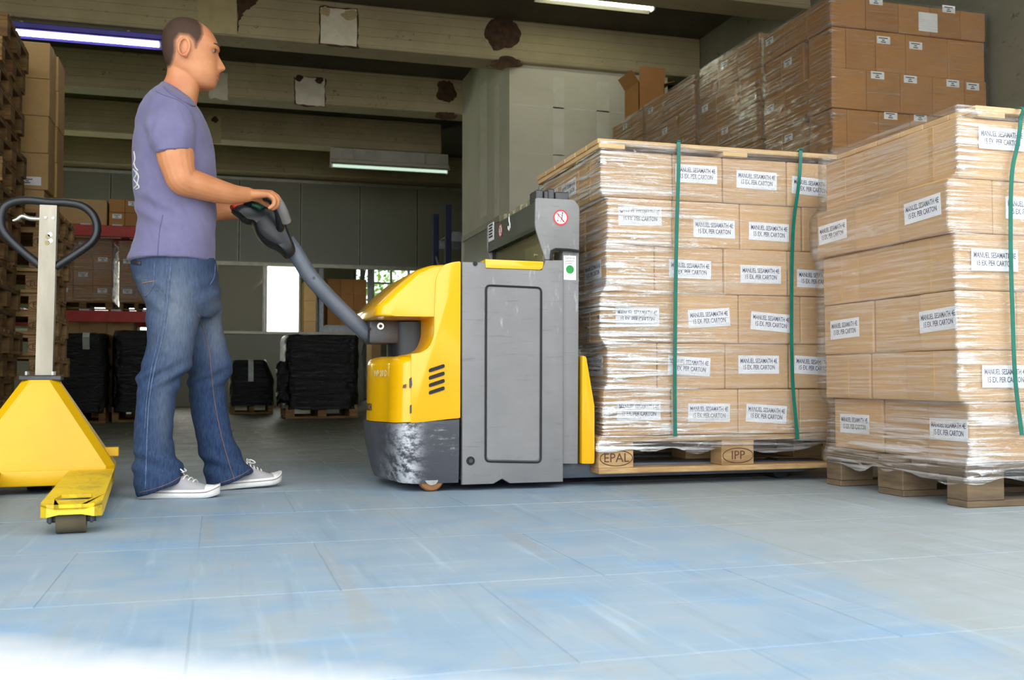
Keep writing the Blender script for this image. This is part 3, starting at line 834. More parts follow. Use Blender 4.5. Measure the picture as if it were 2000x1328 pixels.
def lid(x0, x1, y0, y1, z, label):
    """wooden cover of boards on a load"""
    r = root('load_cover', ((x0 + x1) / 2, (y0 + y1) / 2, z), label, 'cover', 'board covers on the loads')
    for x in (x0 + .06, (x0 + x1) / 2, x1 - .06): part('cleat', box((x - .055, y0, z), (x + .055, y1, z + .018), .002), M['wood_light'], r)
    n = 6; w = (y1 - y0) / n
    for k in range(n): part('lid_board', box((x0, y0 + k * w + .004, z + .018), (x1, y0 + (k + 1) * w - .004, z + .038), .002), M['wood_light'], r)
    return r
def strap(pts, label):
    o = part('strapping_band', ribbon(catmull(pts, 8), (1, .0, 0), .0155, .0025), M['strap'])
    return tag(o, label, 'strap', 'green strapping bands')

# ------------------------------------------------------------------ the load on the truck
S1Y, S1X = 3.72, 1.425
S1Z = .05
row_y = [290, 382, 475, 568, 668, 760, 852]
zr = [onY(1185, y, S1Y).z for y in row_y]
zr[-1] = S1Z + .146
cols = [[1177, 1318, 1416, 1541], [1190, 1316, 1450, 1571], [1188, 1283, 1418, 1542], [1176, 1325, 1447, 1568], [1190, 1287, 1420, 1545], [1182, 1315, 1447, 1567]]
labs = [[(1360, 340, 0), (1478, 352, -1), (1585, 365, -3)], [(1250, 422, 2), (1395, 447, 0), (1502, 453, -1)], [(1348, 526, -1), (1486, 536, 0), (1595, 545, -1)],
        [(1245, 618, 0), (1385, 621, 4), (1506, 629, -4)], [(1346, 715, -3), (1482, 712, 0), (1590, 714, -3)], [(1248, 802, -1), (1385, 806, -1), (1497, 808, -4)]]
pallet((S1X + .6, S1Y + .4, S1Z), 0, 'pale wooden pallet lifted on the truck forks under the strapped load', M['wood'], None, [(0, -.35, 'EPAL', 'front'), (1, -.35, 'IPP', 'front')])
left_x = []
RW = ['top', 'second', 'third', 'fourth', 'fifth', 'bottom']
for i in range(6):
    z1, z0 = zr[i], zr[i + 1]
    xs = [onY(x, (row_y[i] + row_y[i + 1]) / 2, S1Y).x for x in cols[i]] + [S1X + 1.18 - .015 * (i % 2)]
    left_x.append(xs[0])
    rj = random.Random(i)
    for k in range(4):
        yj = rj.uniform(0, .01) + S1Y + .012
        pos = ['leftmost', 'second', 'third', 'rightmost'][k]
        lb = '%s carton in the %s row on the front of the load on the truck' % (pos, RW[i])
        c = carton(xs[k], xs[k + 1], yj, yj + .26, z0, z1, M['carton'], lb, 'cartons of the load on the truck', tape='seam' if k == 0 and i in (0, 3) else None)
        for (px, py, a) in labs[i]:
            p = onY(px, py, yj)
            if xs[k] <= p.x < xs[k + 1] + (.0 if k < 3 else 9):
                sticker(c, 'front', p.x - (xs[k] + xs[k + 1]) / 2, min(max(p.z - z0, .045), z1 - z0 - .045), a, (LW, LH), 'book', c['_d'])
        if k == 0 and i in (2, 4): sticker(c, 'left', .02, (z1 - z0) * .5, 2, (LW, LH), 'book', c['_d'])
    for k in range(2):
        lb = '%s carton of the %s row on the side of the load facing the truck' % (['middle', 'rear'][k], RW[i])
        c = carton(xs[0] + .006 * k, xs[1], S1Y + .28 + .255 * k, S1Y + .53 + .255 * k, z0, z1, M['carton'], lb, 'cartons of the load on the truck')
        if i in (0, 3): sticker(c, 'left', .0, (z1 - z0) * .5, 3, (LW, LH), 'book', c['_d'])
lid(S1X + .0, S1X + 1.2, S1Y, S1Y + .8, zr[0] + .002, 'thin board cover on the load on the truck')
zmid = [(zr[i] + zr[i + 1]) / 2 for i in range(6)]
def x0f1(z):
    for i in range(6):
        if z > zr[i + 1]: break
    k = i
    z1, z0 = zr[k], zr[k + 1]
    t = (z - z0) / (z1 - z0)
    x = left_x[k]
    if t < .12 and k < 5: x = left_x[k + 1] + (left_x[k] - left_x[k + 1]) * (.5 + t / .24)
    if t > .88 and k > 0: x = left_x[k] + (left_x[k - 1] - left_x[k]) * ((t - .88) / .24)
    return x
film('stretch_film', 'crinkled clear film around the load on the truck', M['film'], x0f1, S1X + 1.19, S1Y + .01, S1Y + .8, S1Z + .085, zr[0] + .03, .02, (S1Z + .16, S1X, S1Y), 1, .03,
     glare_gain=lambda p: .3 + 2.3 * math.exp(-((p.x - S1X) / .36) ** 2) + .7 * math.exp(-((p.z - S1Z - .15) / .1) ** 2))  # white highlight shaped in towards the left corner and the hem
g = S1Y - .016
for pts, lb in (([(1328, 283), (1325, 340), (1321, 480), (1319, 620), (1318, 760), (1319, 852)], 'green strap nearer the truck on the truck load'),
                ([(1567, 318), (1560, 360), (1549, 450), (1546, 600), (1548, 740), (1558, 858)], 'green strap nearer the fixed stack on the truck load')):
    P = [onY(x, y, g) for x, y in pts]
    P = [Vector((P[0].x + .005, S1Y + .3, zr[0] + .044)), Vector((P[0].x, S1Y + .02, zr[0] + .044)), Vector((P[0].x, S1Y - .004, zr[0] + .04))] + P[1:]
    strap(P, lb)

# ------------------------------------------------------------------ the stack standing at the right
S2X, S2Y = 2.345, 2.785
ry2 = [225, 345, 452, 565, 682, 785, 905]
zr2 = [onY(1875, y, S2Y).z for y in ry2]; zr2[-1] = .146
corner = [1870, 1850, 1865, 1868, 1872, 1893]
pallet((S2X + .6, S2Y + .4, 0), 0, 'weathered wooden pallet under the fixed wrapped stack', M['wood_grey'])
splits = [(.28, .54), (.27, .53), (.28, .55), (.2, .47), (.28, .5), (.22, .48)]
left2 = []
for i in range(6):
    z1, z0 = zr2[i], zr2[i + 1]
    xa = onY(corner[i], (ry2[i] + ry2[i + 1]) / 2, S2Y + .01).x + .005
    left2.append(xa)
    ys = [S2Y + .012, S2Y + splits[i][0], S2Y + splits[i][1], S2Y + .79]
    w0 = (.32, .18, .31, .24, .32, .26)[i]
    rest = [xa + w0]
    while rest[-1] < S2X + 1.0: rest.append(min(rest[-1] + .29, S2X + 1.19))
    for k in range(3):
        lb = '%s carton of the %s row on the left side of the fixed stack' % (['nearest', 'middle', 'rear'][k], RW[i])
        c = carton(xa + .004 * k, xa + w0, ys[k], ys[k + 1], z0, z1, M['carton'], lb, 'cartons of the fixed stack', gap=.003 + (.012 if k == 1 and i > 2 else 0), tape='seam' if i in (0, 2, 4) and k != 1 else None)
        if i in (1, 3, 5) and k != 1:
            u = {0: -.0, 2: .02}[k]
            sticker(c, 'left', u, (z1 - z0) * (.52 if k == 0 else .5), (2 if k == 2 else 3) if i < 4 else 0, (LW, LH), 'book', c['_d'])
        if k == 0 and i in (0, 2, 4):
            pass
    for k in range(len(rest) - 1):
        lb = '%s carton from the left in the %s front row of the fixed stack' % (ORD[k + 1], RW[i])
        c = carton(rest[k], rest[k + 1], ys[0] + .004, ys[0] + .27, z0, z1, M['carton'], lb, 'cartons of the fixed stack')
        sticker(c, 'front', 0, (z1 - z0) * .5, 0, (LW, LH), 'book', c['_d'])
    if i in (0, 2, 4):   # the long-side labels of the corner cartons
        px, py = {0: (1955, 272), 2: (1941, 508), 4: (1962, 735)}[i]
        nm = [o for o in COL.objects if o.get('label', '').startswith('nearest carton of the %s row on the left side of the fixed' % RW[i])][0]
        p = onY(px, py, ys[0])
        o = sticker(nm, 'front', 0, p.z - z0, 0, (LW, LH), 'book', nm['_d'])
        o.location.x = p.x - nm.location.x; o.location.y = -nm['_d'][1] / 2 - .006
lid(S2X + .06, S2X + 1.2, S2Y + .0, S2Y + .8, zr2[0] + .002, 'thin board cover on the fixed stack')
def x0f2(z):
    for i in range(6):
        if z > zr2[i + 1]: break
    t = (z - zr2[i + 1]) / (zr2[i] - zr2[i + 1]); x = left2[i]
    if t < .12 and i < 5: x = left2[i + 1] + (left2[i] - left2[i + 1]) * (.5 + t / .24)
    if t > .88 and i > 0: x = left2[i] + (left2[i - 1] - left2[i]) * ((t - .88) / .24)
    return x - .004
film('stretch_film', 'crinkled clear film around the fixed stack', M['film'], x0f2, S2X + 1.2, S2Y + .006, S2Y + .8, .085, zr2[0] + .035, .02, (.17, S2X, S2Y), 2, .025,
     glare_gain=lambda p: .42 + (1.5 * math.exp(-((p.x - x0f2(p.z) - .02) / .05) ** 2) if p.y < S2Y + .02 else .2) + .8 * math.exp(-((p.z - .17) / .12) ** 2))  # bright corner strip painted in where the film catches light
g = S2Y - .016
P = [onY(x, y, g) for x, y in [(1993, 235), (1988, 280), (1976, 345), (1974, 480), (1978, 620), (1983, 740), (1996, 850)]]
P = [Vector((P[0].x + .01, S2Y + .3, zr2[0] + .044)), Vector((P[0].x + .005, S2Y + .0, zr2[0] + .044))] + P
strap(P, 'green strap on the front of the fixed stack')

# ------------------------------------------------------------------ tall stacks along the wall
TX, TX1 = 3.566, 4.70
TYS = [(5.35, 6.15), (6.2, 7.12), (7.19, 8.15), (8.21, 8.92)]
TN = ['nearest tall stack', 'second tall stack', 'third tall stack', 'farthest tall stack']
tz = [2.76, 2.574, 2.318, 2.07, 1.832, 1.588, 1.346]
tcols = [[1692, 1756, 1818, 1877], [1655, 1713, 1772, 1854], [1692, 1758, 1821, 1883], [1655, 1717, 1778, 1845], [1690, 1755, 1818, 1880], [1655, 1715, 1780, 1850]]
tlabs = [(1711, 2), (1775, 8), (1853, 18), (1728, 77), (1791, 88), (1714, 147), (1778, 155), (1861, 163), (1900, 169), (1742, 225), (1800, 229)]
TR = ['top', 'second', 'third', 'fourth', 'fifth', 'lowest']
for s, (y0, y1) in enumerate(TYS):
    yc = (y0 + y1) / 2
    for z, nm in ((0, 'bottom'), (1.2, 'upper')):
        p = pallet(((TX + TX1) / 2, yc, z), 0, '%s pallet of the %s along the wall' % (nm, TN[s]), M['wood'], 'pallets of the tall stacks')
        p.scale = ((TX1 - TX) / 1.2, (y1 - y0) / .8, 1)
    dz = (0, .05, .045, .04)[s]
    dep = (y1 - y0) / 3
    for i in range(6):
        z1, z0 = tz[i], tz[i + 1]
        if i == 0: z1 += dz
        lift = dz if False else 0
        xs = [TX] + [onY(x, 100, y0).x for x in tcols[i]] + [TX1] if s == 0 else [TX, TX + .28 + .05 * (i % 2), TX + .6, TX + .86, TX1]
        off = .0 if i % 2 == 0 else .012
        for k in range(len(xs) - 1):
            if s > 0 and k > 0: break
            lb = '%s carton in the %s row on the front of the %s' % (['leftmost', 'second', 'third', 'fourth', 'last'][k], TR[i], TN[s])
            c = carton(xs[k] + (off if k == 0 else 0), xs[k + 1], y0 + off, y0 + dep, z0, z1, M['carton_brown'], lb, 'cartons of the tall stacks')
            if s == 0:
                for (px, py) in tlabs:
                    p = onY(px, py, y0)
                    if xs[k] <= p.x < xs[k + 1] and z0 <= p.z < z1:
                        sticker(c, 'front', p.x - (xs[k] + xs[k + 1]) / 2, p.z - z0, 0, (.095, .046), 'small', c['_d'])
                if i == 0 and k == 2:
                    p = onY(1812, 33, y0)
                    o = sticker(c, 'front', p.x - (xs[k] + xs[k + 1]) / 2, .085, 0, (.14, .12), 'blank', c['_d'])
                    o.name = 'packing_note'; o.location.y -= .002
        for k in range(1, 3):
            lb = '%s carton in the %s row on the side of the %s' % (['', 'middle', 'rear'][k], TR[i], TN[s])
            c = carton(TX + off, xs[1], y0 + dep * k + (.06 if i % 2 else 0), min(y0 + dep * (k + 1) + (.06 if i % 2 else 0), y1), z0, z1, M['carton_brown'], lb, 'cartons of the tall stacks')
            if (i + k + s) % 2 == 0: sticker(c, 'left', .05, (z1 - z0) * .7, 0, (.095, .046), 'small', c['_d'])
    for i in range(2):
        for k in range(3):
            lb = '%s large carton in the %s tier at the foot of the %s' % (['left', 'middle', 'right'][k], ['lower', 'upper'][i], TN[s])
            w = (TX1 - TX) / 3
            carton(TX + w * k, TX + w * (k + 1), y0, y0 + dep * 2, .146 + .525 * i, .146 + .525 * (i + 1), M['carton_brown'], lb, 'cartons of the tall stacks')
    film('stretch_film', 'glinting clear film around the %s' % TN[s], M['film_thin'], lambda z: TX, TX1, y0, y1, 1.22, 2.765 + dz, .04, None, 10 + s, .02, .007, glare_gain=lambda p: 1.25 if p.x < TX + .03 else .3)  # glints painted stronger on the left side than the front
# open carton on the farthest stack
ob, ot = onY(1248, 208, 8.4), onY(1296, 152, 8.4)
oz, oh = 2.803, .27
x0, x1 = TX + .02, TX + .27
oc = root('open_carton', ((x0 + x1) / 2, 8.5, oz), 'open empty carton with raised flaps on top of the farthest tall stack', 'carton')
for nm, lo, hi in (('wall_panel', (x0, 8.34, oz), (x1, 8.346, oz + oh)), ('wall_panel', (x0, 8.66, oz), (x1, 8.666, oz + oh)), ('wall_panel', (x0, 8.34, oz), (x0 + .006, 8.666, oz + oh)), ('wall_panel', (x1 - .006, 8.34, oz), (x1, 8.666, oz + oh)), ('bottom_panel', (x0, 8.34, oz), (x1, 8.666, oz + .006))):
    part(nm, box(lo, hi), M['carton_brown'], oc)
for pts, d in (([(x0, 8.34, oz + oh), (x1, 8.34, oz + oh), (x1, 8.31, oz + oh + .13), (x0, 8.31, oz + oh + .13)], (0, .005, 0)),
               ([(x0, 8.34, oz + oh), (x0, 8.66, oz + oh), (x0 - .07, 8.66, oz + oh + .1), (x0 - .07, 8.34, oz + oh + .1)], (.005, 0, 0)),
               ([(x1, 8.34, oz + oh), (x1, 8.66, oz + oh), (x1 + .1, 8.66, oz + oh + .03), (x1 + .1, 8.34, oz + oh + .03)], (.0, 0, .005))):
    part('flap', prism([Vector(p) for p in pts], d), M['carton_brown'], oc)

# ================================================================== electric pallet truck
TY0, TY1 = 3.735, 4.475           # near and far side
TYC = (TY0 + TY1) / 2
q = lambda x, y, Y=TY0: onY(x, y, Y)
T = root('pallet_truck', (q(1000, 943).x, TYC, 0), 'yellow and grey electric pallet truck with a long tiller', 'pallet truck')
def tp(name, bm, mat, parent=None, ang=35):
    o = part(name, bm, mat, parent or T); smooth_by_angle(o, ang); return o
# grey battery housing with its notch
poly = [(903, 511), (948, 513), (950, 523), (1058, 527), (1066, 508), (1100, 508), (1100, 941), (996, 944), (981, 935), (964, 945), (903, 947)]
tp('side_panel', prismY(poly, TY0, TY0 + .03, .004, 2), M['truck_grey'])
pf = [(p.x, p.z) for p in (q(*a) for a in poly)]
far = [Vector((x, TY1 - .03, z)) for x, z in pf]
tp('side_panel', prism(far, (0, .03, 0), .004), M['truck_grey'])
a, b = q(905, 540), q(1099, 935)
tp('battery_box', box((a.x, TY0 + .03, b.z), (b.x, TY1 - .03, q(1000, 524).z - .02), .006), M['truck_grey'])
# access door with its dark rubber seam
dr = round_poly([(949, 557), (1057, 562), (1056, 903), (948, 901)], 9, 4)
rim = [q(x, y, TY0 - .001) for x, y in dr]
tp('door_seam', tube(rim, .0042, 6, closed=True), M['rubber'])
dd = [q(x, y, TY0 - .003) for x, y in round_poly([(952, 560), (1054, 565), (1053, 900), (951, 898)], 8, 4)]
door = tp('access_door', prism(dd, (0, .004, 0), .001, 1), M['truck_grey'])
p = q(919, 900)
tp('bolt_recess', cyl((p.x, TY0 - .0015, p.z), (p.x, TY0 + .01, p.z), .0165, 20), M['rubber'])
tp('bolt', cyl((p.x, TY0 - .006, p.z), (p.x, TY0 + .01, p.z), .008, 12), M['steel_dark'])
p = q(928, 515)
tp('lift_eye', cyl((p.x, TY0 - .004, p.z), (p.x, TY0 + .02, p.z), .0085, 14), M['rubber'])
# yellow top trim
tp('top_trim', prismY(round_poly([(948, 506), (1062, 511), (1060, 527), (949, 523)], [1, 2, 9, 1], 4), TY0 - .004, TY0 + .10, .004), M['yellow'])
tp('top_cover', box((q(905, 512).x, TY0 + .03, q(905, 520).z - .03), (q(1066, 512).x, TY1, q(905, 514).z - .004), .006), M['black'])
# mast strip, tower plates, crossbeam and clear guard
tp('mast_post', prismY([(1099, 489), (1131, 490), (1129, 906), (1099, 906)], TY0 + .012, TY0 + .12, .004), M['truck_grey'])
mp = [q(*a, TY0 + .012) for a in [(1099, 489), (1131, 490), (1129, 906), (1099, 906)]]
tp('mast_post', prism([Vector((v.x, TY1 - .12, v.z)) for v in mp], (0, .108, 0), .004), M['truck_grey'])
tower = round_poly([(1046, 386), (1121, 390), (1132, 403), (1131, 491), (1078, 487), (1075, 507), (1065, 507), (1045, 443)], [4, 5, 8, 2, 2, 2, 2, 10], 3)
tpts = [q(*a) for a in tower]
tp('tower_plate', prism(tpts, (0, .012, 0), .002), M['truck_grey'])
tp('tower_plate', prism([Vector((v.x, TY1 - .012, v.z)) for v in tpts], (0, .012, 0), .002), M['truck_grey'])
seam = [q(x, y, TY0 - .002) for x, y in ((1076, 507), (1078, 490), (1085, 487), (1110, 488), (1131, 491))]
tp('rubber_seal', tube(seam, .006, 6), M['rubber'])
zt_, zl_ = q(1046, 392).z, q(1046, 443).z
x0_, x1_ = q(1047, 400).x, q(1125, 400).x
M['truck_dark'] = simple('dark_grey_truck_paint', srgb(74, 76, 70), srgb(64, 66, 60), 6, .5)
cb = tp('crossbeam', box((x0_, TY0 + .012, zl_), (x1_, TY1 - .012, zt_), .004), M['truck_dark'])
M['truck_top'] = simple('worn_edge_paint', srgb(150, 146, 116), srgb(110, 104, 78), 10, .6)
for k, (ya, yb, h) in enumerate(((.05, .16, .03), (.17, .24, .022), (.25, .33, .03), (.36, .46, .024), (.5, .58, .03))):
    tp('hose_clip', box((x0_ + .012, TY0 + ya, zt_), (x0_ + .05, TY0 + yb, zt_ + h), .005), M['truck_top'])
for x, w, h in ((1052, 14, .03), (1068, 8, .028), (1076, 12, .036), (1090, 26, .026)):
    u = q(x, 386); v = q(x + w, 386)
    tp('hydraulic_block', box((u.x, TY0 + .03, zt_), (v.x, TY0 + .12, zt_ + h + .02), .004), M['steel_dark'])
gx = x0_ + .03
tp('clear_guard', box((gx, TY0 + .02, q(1000, 515).z - .01), (gx + .004, TY1 - .02, zl_)), M['poly'])
tp('guard_rail', box((x0_ + .0, TY0 + .012, zl_ - .012), (x0_ + .03, TY1 - .012, zl_ + .004)), M['black'])
tp('guard_edge', box((gx - .01, TY1 - .03, q(1000, 515).z - .01), (gx + .01, TY1 - .015, zl_)), M['black'])
for k, (y, zz) in enumerate(((.66, .03), (.1, .1))):
    tp('guard_bolt', cyl((gx - .006, TY0 + y, q(1000, 505).z + zz * .3), (gx + .004, TY0 + y, q(1000, 505).z + zz * .3), .007, 10), M['chrome'])
# marks on the crossbeam: warning sign, hook symbol, rating plate
def disc(c, nrm, r0, r1, t, n=28):
    """flat ring (or disc when r0=0) facing nrm"""
    nrm = Vector(nrm).normalized(); u = nrm.orthogonal().normalized(); w = nrm.cross(u); bm = bmesh.new(); c = Vector(c)
    o = [bm.verts.new(c + (u * math.cos(2 * math.pi * k / n) + w * math.sin(2 * math.pi * k / n)) * r1 + nrm * t) for k in range(n)]
    if r0 <= 0: bm.faces.new(o)
    else:
        i = [bm.verts.new(c + (u * math.cos(2 * math.pi * k / n) + w * math.sin(2 * math.pi * k / n)) * r0 + nrm * t) for k in range(n)]
        for k in range(n): bm.faces.new((o[k], o[(k + 1) % n], i[(k + 1) % n], i[k]))
    return bm
def no_sign(c, nrm, r, right, parent):
    """round prohibition sign with a struck-out figure"""
    nrm = Vector(nrm); c = Vector(c); right = Vector(right); upv = Vector((0, 0, 1))
    s = tp('warning_sign', disc(c, nrm, 0, r, .0008), M['white'], parent)
    tp('sign_ring', disc(c, nrm, r * .8, r, .0014), M['red'], s)
    f = lambda a, b, t=.0012: c + right * a * r + upv * b * r + nrm * t
    for pa, pb, w, mt in (((-.52, .55), (.5, -.56), .11, 'red'), ((.22, .45), (.15, -.1), .09, 'ink_dark'), ((.15, -.1), (.35, -.55), .06, 'ink_dark'), ((.12, -.1), (-.02, -.55), .06, 'ink_dark'), ((-.3, .5), (-.38, -.4), .05, 'ink_dark'), ((.22, .3), (-.3, .42), .05, 'ink_dark'), ((-.5, -.42), (-.3, -.42), .1, 'ink_dark')):
        a, b = f(*pa), f(*pb); d = (b - a).normalized(); wv = d.cross(nrm)
        tp('sign_mark', ribbon([a, b], wv, w * r, .0004), M[mt], s)
    tp('sign_mark', disc(f(.24, .58, 0), nrm, 0, r * .1, .0014, 12), M['ink_dark'], s)
no_sign(q(1095, 425, TY0 - .0005), (0, -1, 0), .031, (1, 0, 0), T)
p = onX(978, 450, x0_)
no_sign((x0_ - .0005, p.y, p.z), (-1, 0, 0), .029, (0, -1, 0), T)
p = onX(995, 438, x0_)
hk = [(0, .03), (.002, .012), (.012, .0), (.012, -.015), (0, -.025), (-.012, -.018), (-.013, -.006)]
tp('hook_mark', tube([(x0_ - .001, p.y - a, p.z + b) for a, b in hk], .0035, 6), M['white'])
tp('hook_mark', disc((x0_, p.y, p.z + .036), (-1, 0, 0), .004, .009, .001, 16), M['white'])
p = onX(951, 460, x0_); p.y = min(p.y, TY1 - .07)
pl = tp('rating_plate', box((x0_ - .002, p.y - .045, p.z - .035), (x0_, p.y + .045, p.z + .045)), M['paper'])
for k in range(5): tp('print_line', box((x0_ - .003, p.y - .03 + .008 * (k % 2), p.z - .02 + .013 * k), (x0_ - .002, p.y + .034, p.z - .012 + .013 * k)), M['ink_dark'], pl)
# service sticker
a, b = q(1101, 499, TY0 + .011), q(1125, 547, TY0 + .011)
sv = tp('service_sticker', box((a.x, TY0 + .0105, b.z), (b.x, TY0 + .0115, a.z)), M['white'])
cx, cz = (a.x + b.x) / 2, a.z - (a.z - b.z) * .57
tp('green_dot', disc((cx, TY0 + .0105, cz), (0, -1, 0), 0, .0165, .0006), M['green'], sv)
o = link('lettering', text_mesh('Service', .0135, M['ink_dark'], .0001), sv); o.matrix_world = Matrix.Identity(4)
o.matrix_local = Matrix.Translation((cx, TY0 + .0102, a.z - .009)) @ Matrix.Rotation(R(90), 4, 'X')
for k in range(3): tp('print_line', box((a.x + .005, TY0 + .0102, a.z - .021 - .005 * k), (b.x - .008 - .004 * k, TY0 + .0104, a.z - .0195 - .005 * k)), M['steel_dark'], sv)

# plan of the bowed front
def plan(x_back, xc, xf, inset=0.0, rc=.13, n=9):
    """closed outline, bowed front towards -X; corners rounded"""
    y0, y1 = TY0 + inset, TY1 - inset; out = [(x_back, y0)]
    for k in range(n + 1):
        t = k / n; a = t * math.pi / 2
        out.append((xc - (xc - xf) * .62 * math.sin(a), y0 + rc * (1 - math.cos(a))))
    m = 8
    for k in range(1, m):
        t = k / m; y = y0 + rc + (y1 - y0 - 2 * rc) * t
        out.append((xc - (xc - xf) * (.62 + .38 * math.sin(math.pi * t)), y))
    for k in range(n, -1, -1):
        t = k / n; a = t * math.pi / 2
        out.append((xc - (xc - xf) * .62 * math.sin(a), y1 - rc * (1 - math.cos(a))))
    out.append((x_back, y1))
    return out
def loft_plan(levels, top_cap=True):
    """levels: list of (outline, z or z-function)"""
    bm = bmesh.new(); rings = []
    for o, z in levels: rings.append([bm.verts.new((x, y, z(x, y) if callable(z) else z)) for x, y in o])
    m = len(rings[0])
    for a, b in zip(rings, rings[1:]):
        for k in range(m): bm.faces.new((a[k], a[(k + 1) % m], b[(k + 1) % m], b[k]))
    bm.faces.new(rings[0]); bm.faces.new(list(reversed(rings[-1])))
    return bm
xb = q(897, 700).x; xc = q(800, 760).x
xf = onY(707, 760, TYC).x + .02
z_of = lambda y, x=800: q(x, y).z
zb0, zb1 = z_of(946), z_of(826)
sk = lambda dx, ins: plan(xb, xc + dx, xf + dx, ins)
slope = lambda base, k: (lambda x, y: base + k * (x - xc))
tp('bumper_skirt', loft_plan([(sk(.035, .012), zb0), (sk(.022, .006), zb0 + .035), (sk(.0, 0), zb0 + .13), (sk(-.008, -.002), slope(zb1, .06))]), M['bumper'], None, 50)
# lower yellow body, shoulder rounded
zs0, zs1 = z_of(826) + .003, z_of(694)
low = [(sk(.002, .007), slope(zs0, .06)), (sk(.004, .007), zs0 + .06)]
for k in range(6):
    a = k / 5 * math.pi / 2; rr = .035
    low.append((sk(.006 + rr * (1 - math.cos(a)), .008 + rr * (1 - math.cos(a))), zs1 - rr + rr * math.sin(a)))
lb = tp('front_cover', loft_plan(low), M['yellow'], None, 50)
# column against the battery housing, concave at the tiller
col = [(900, 510), (899, 816), (803, 827), (803, 691), (822, 689), (839, 678), (848, 655), (849, 600), (852, 540), (866, 517), (884, 512)]
tp('body_column', prismY(round_poly(col, [4, 1, 1, 3, 8, 14, 10, 5, 20, 8, 3], 5), TY0 + .003, TY1 - .003, .005, 2), M['yellow'])
# upper hood
hood = round_poly([(864, 519), (864, 622), (740, 620), (729, 618), (730, 600), (764, 566), (806, 530), (834, 521)], [2, 2, 2, 4, 10, 14, 16, 8], 4)
hp = [onY(x, y, TY0 + .10) for x, y in hood]
bm = bmesh.new(); rings = []
hx = max(p.x for p in hp)
prof = [(0.0, .80, .02), (.012, .9, .008), (.035, .97, .002), (.075, 1.0, 0), (.5, 1.0, 0)]
prof = prof + [(1 - a, s, d) for a, s, d in reversed(prof[:-1])]
W0, W1 = TY0 + .012, TY1 - .012
zmin = min(p.z for p in hp)
for a, s, d in prof:
    rings.append([bm.verts.new((hx + (p.x - hx) * (s if s > .93 else s), W0 + (W1 - W0) * a, zmin + d + (p.z - zmin - d) * (s * .25 + .75))) for p in hp])
m = len(hp)
for a, b in zip(rings, rings[1:]):
    for k in range(m): bm.faces.new((a[k], a[(k + 1) % m], b[(k + 1) % m], b[k]))
bm.faces.new(rings[0]); bm.faces.new(list(reversed(rings[-1])))
tp('hood', bm, M['yellow'], None, 40)
# vents
for k in range(4):
    y = 770 - k * 14.5 + (-6)
    pts = round_poly([(838, y), (868, y - 10), (869, y - 3), (838, y + 7)], 3, 3)
    tp('vent_slot', prismY(pts, TY0 - .0015, TY0 + .01), M['rubber'])
def word(s, px, py, Y, size, mat, parent, squash=1.0):
    p = onY(px, py, Y); o = link('lettering', text_mesh(s, size, mat, .0002, bold=.0004), parent)
    o.matrix_local = Matrix.Translation(-Vector(parent.location)) @ Matrix.Translation(p) @ Matrix.Rotation(R(90), 4, 'X') if parent == T else Matrix.Translation(p) @ Matrix.Rotation(R(90), 4, 'X')
    o.scale.x = squash
    return o
M['grey_print'] = simple('grey_print', srgb(222, 206, 150), srgb(214, 198, 140), 10, .5)
# lettering sits on the curved front: put each word on the tangent plane there
def front_word(s, y, z, size, mat):
    pl_ = [p for p in sk(.004, .004)]
    pl_ = [Vector((*p, 0)) for p in pl_[1:-1]]
    arc = [0.0]
    for a, b in zip(pl_, pl_[1:]): arc.append(arc[-1] + (b - a).length)
    s0 = next(arc[i] for i, p in enumerate(pl_) if p.y >= y)
    def at_arc(t):
        for i in range(len(arc) - 1):
            if arc[i + 1] >= t: break
        k = (t - arc[i]) / max(1e-6, arc[i + 1] - arc[i]); d = (pl_[i + 1] - pl_[i]).normalized()
        return pl_[i].lerp(pl_[i + 1], k), Vector((-d.y, d.x, 0))
    me = text_mesh(s, size, mat, .0004, bold=.0006).copy()      # letters bent round the bowed front
    for v in me.vertices:
        p_, n_ = at_arc(s0 - v.co.x)
        if n_.x > 0: n_ = -n_
        w_ = p_ + n_ * (.0035 + v.co.z) + Vector((0, 0, z + v.co.y)); v.co = w_
    o = link('lettering', me, T); o.matrix_local = Matrix.Translation(-T.location)
front_word('WP 20 D', TY0 + .16, z_of(716, 750) - .025, .034, M['grey_print'])
front_word('JUNGHEINRICH', TYC + .05, z_of(800, 725), .04, M['ink_dark'])
for pts in ([(788, 752), (793, 750), (792, 757), (787, 758)], [(800, 740), (804, 736), (805, 752), (803, 758), (800, 757)], [(801, 792), (804, 790), (804, 806), (801, 808)]):
    tp('paint_chip', prismY(pts, TY0 + .0015, TY0 + .01), M['steel_dark'])
# tiller socket, joint and arm
zd0, zd1 = z_of(690), z_of(623)
sx_ = onY(806, 650, TYC).x
tp('steering_drum', cyl((sx_, TYC, zd0 - .02), (sx_, TYC, zd1 + .005), .105, 28), M['black'])
jx0, jx1 = onY(716, 650, TYC).x, onY(775, 650, TYC).x
zj0, zj1 = onY(740, 672, TYC).z, onY(740, 627, TYC).z
tp('tiller_joint', box((jx0, TYC - .075, zj0), (jx1, TYC + .075, zj1), .01, 2), M['steel_dark'])
p = onY(743, 637, TYC - .08)
tp('joint_bolt', cyl((p.x, TYC - .085, p.z), (p.x, TYC - .07, p.z), .014, 16), M['chrome'])
tp('joint_bolt', cyl((p.x, TYC - .088, p.z), (p.x, TYC - .08, p.z), .007, 6), M['black'])
p = onY(722, 642, TYC - .08)
tp('joint_hole', cyl((p.x, TYC - .078, p.z), (p.x, TYC - .07, p.z), .006, 10), M['rubber'])
M['arm'] = simple('blue_grey_arm_paint', srgb(96, 102, 112), srgb(84, 90, 100), 8, .4)
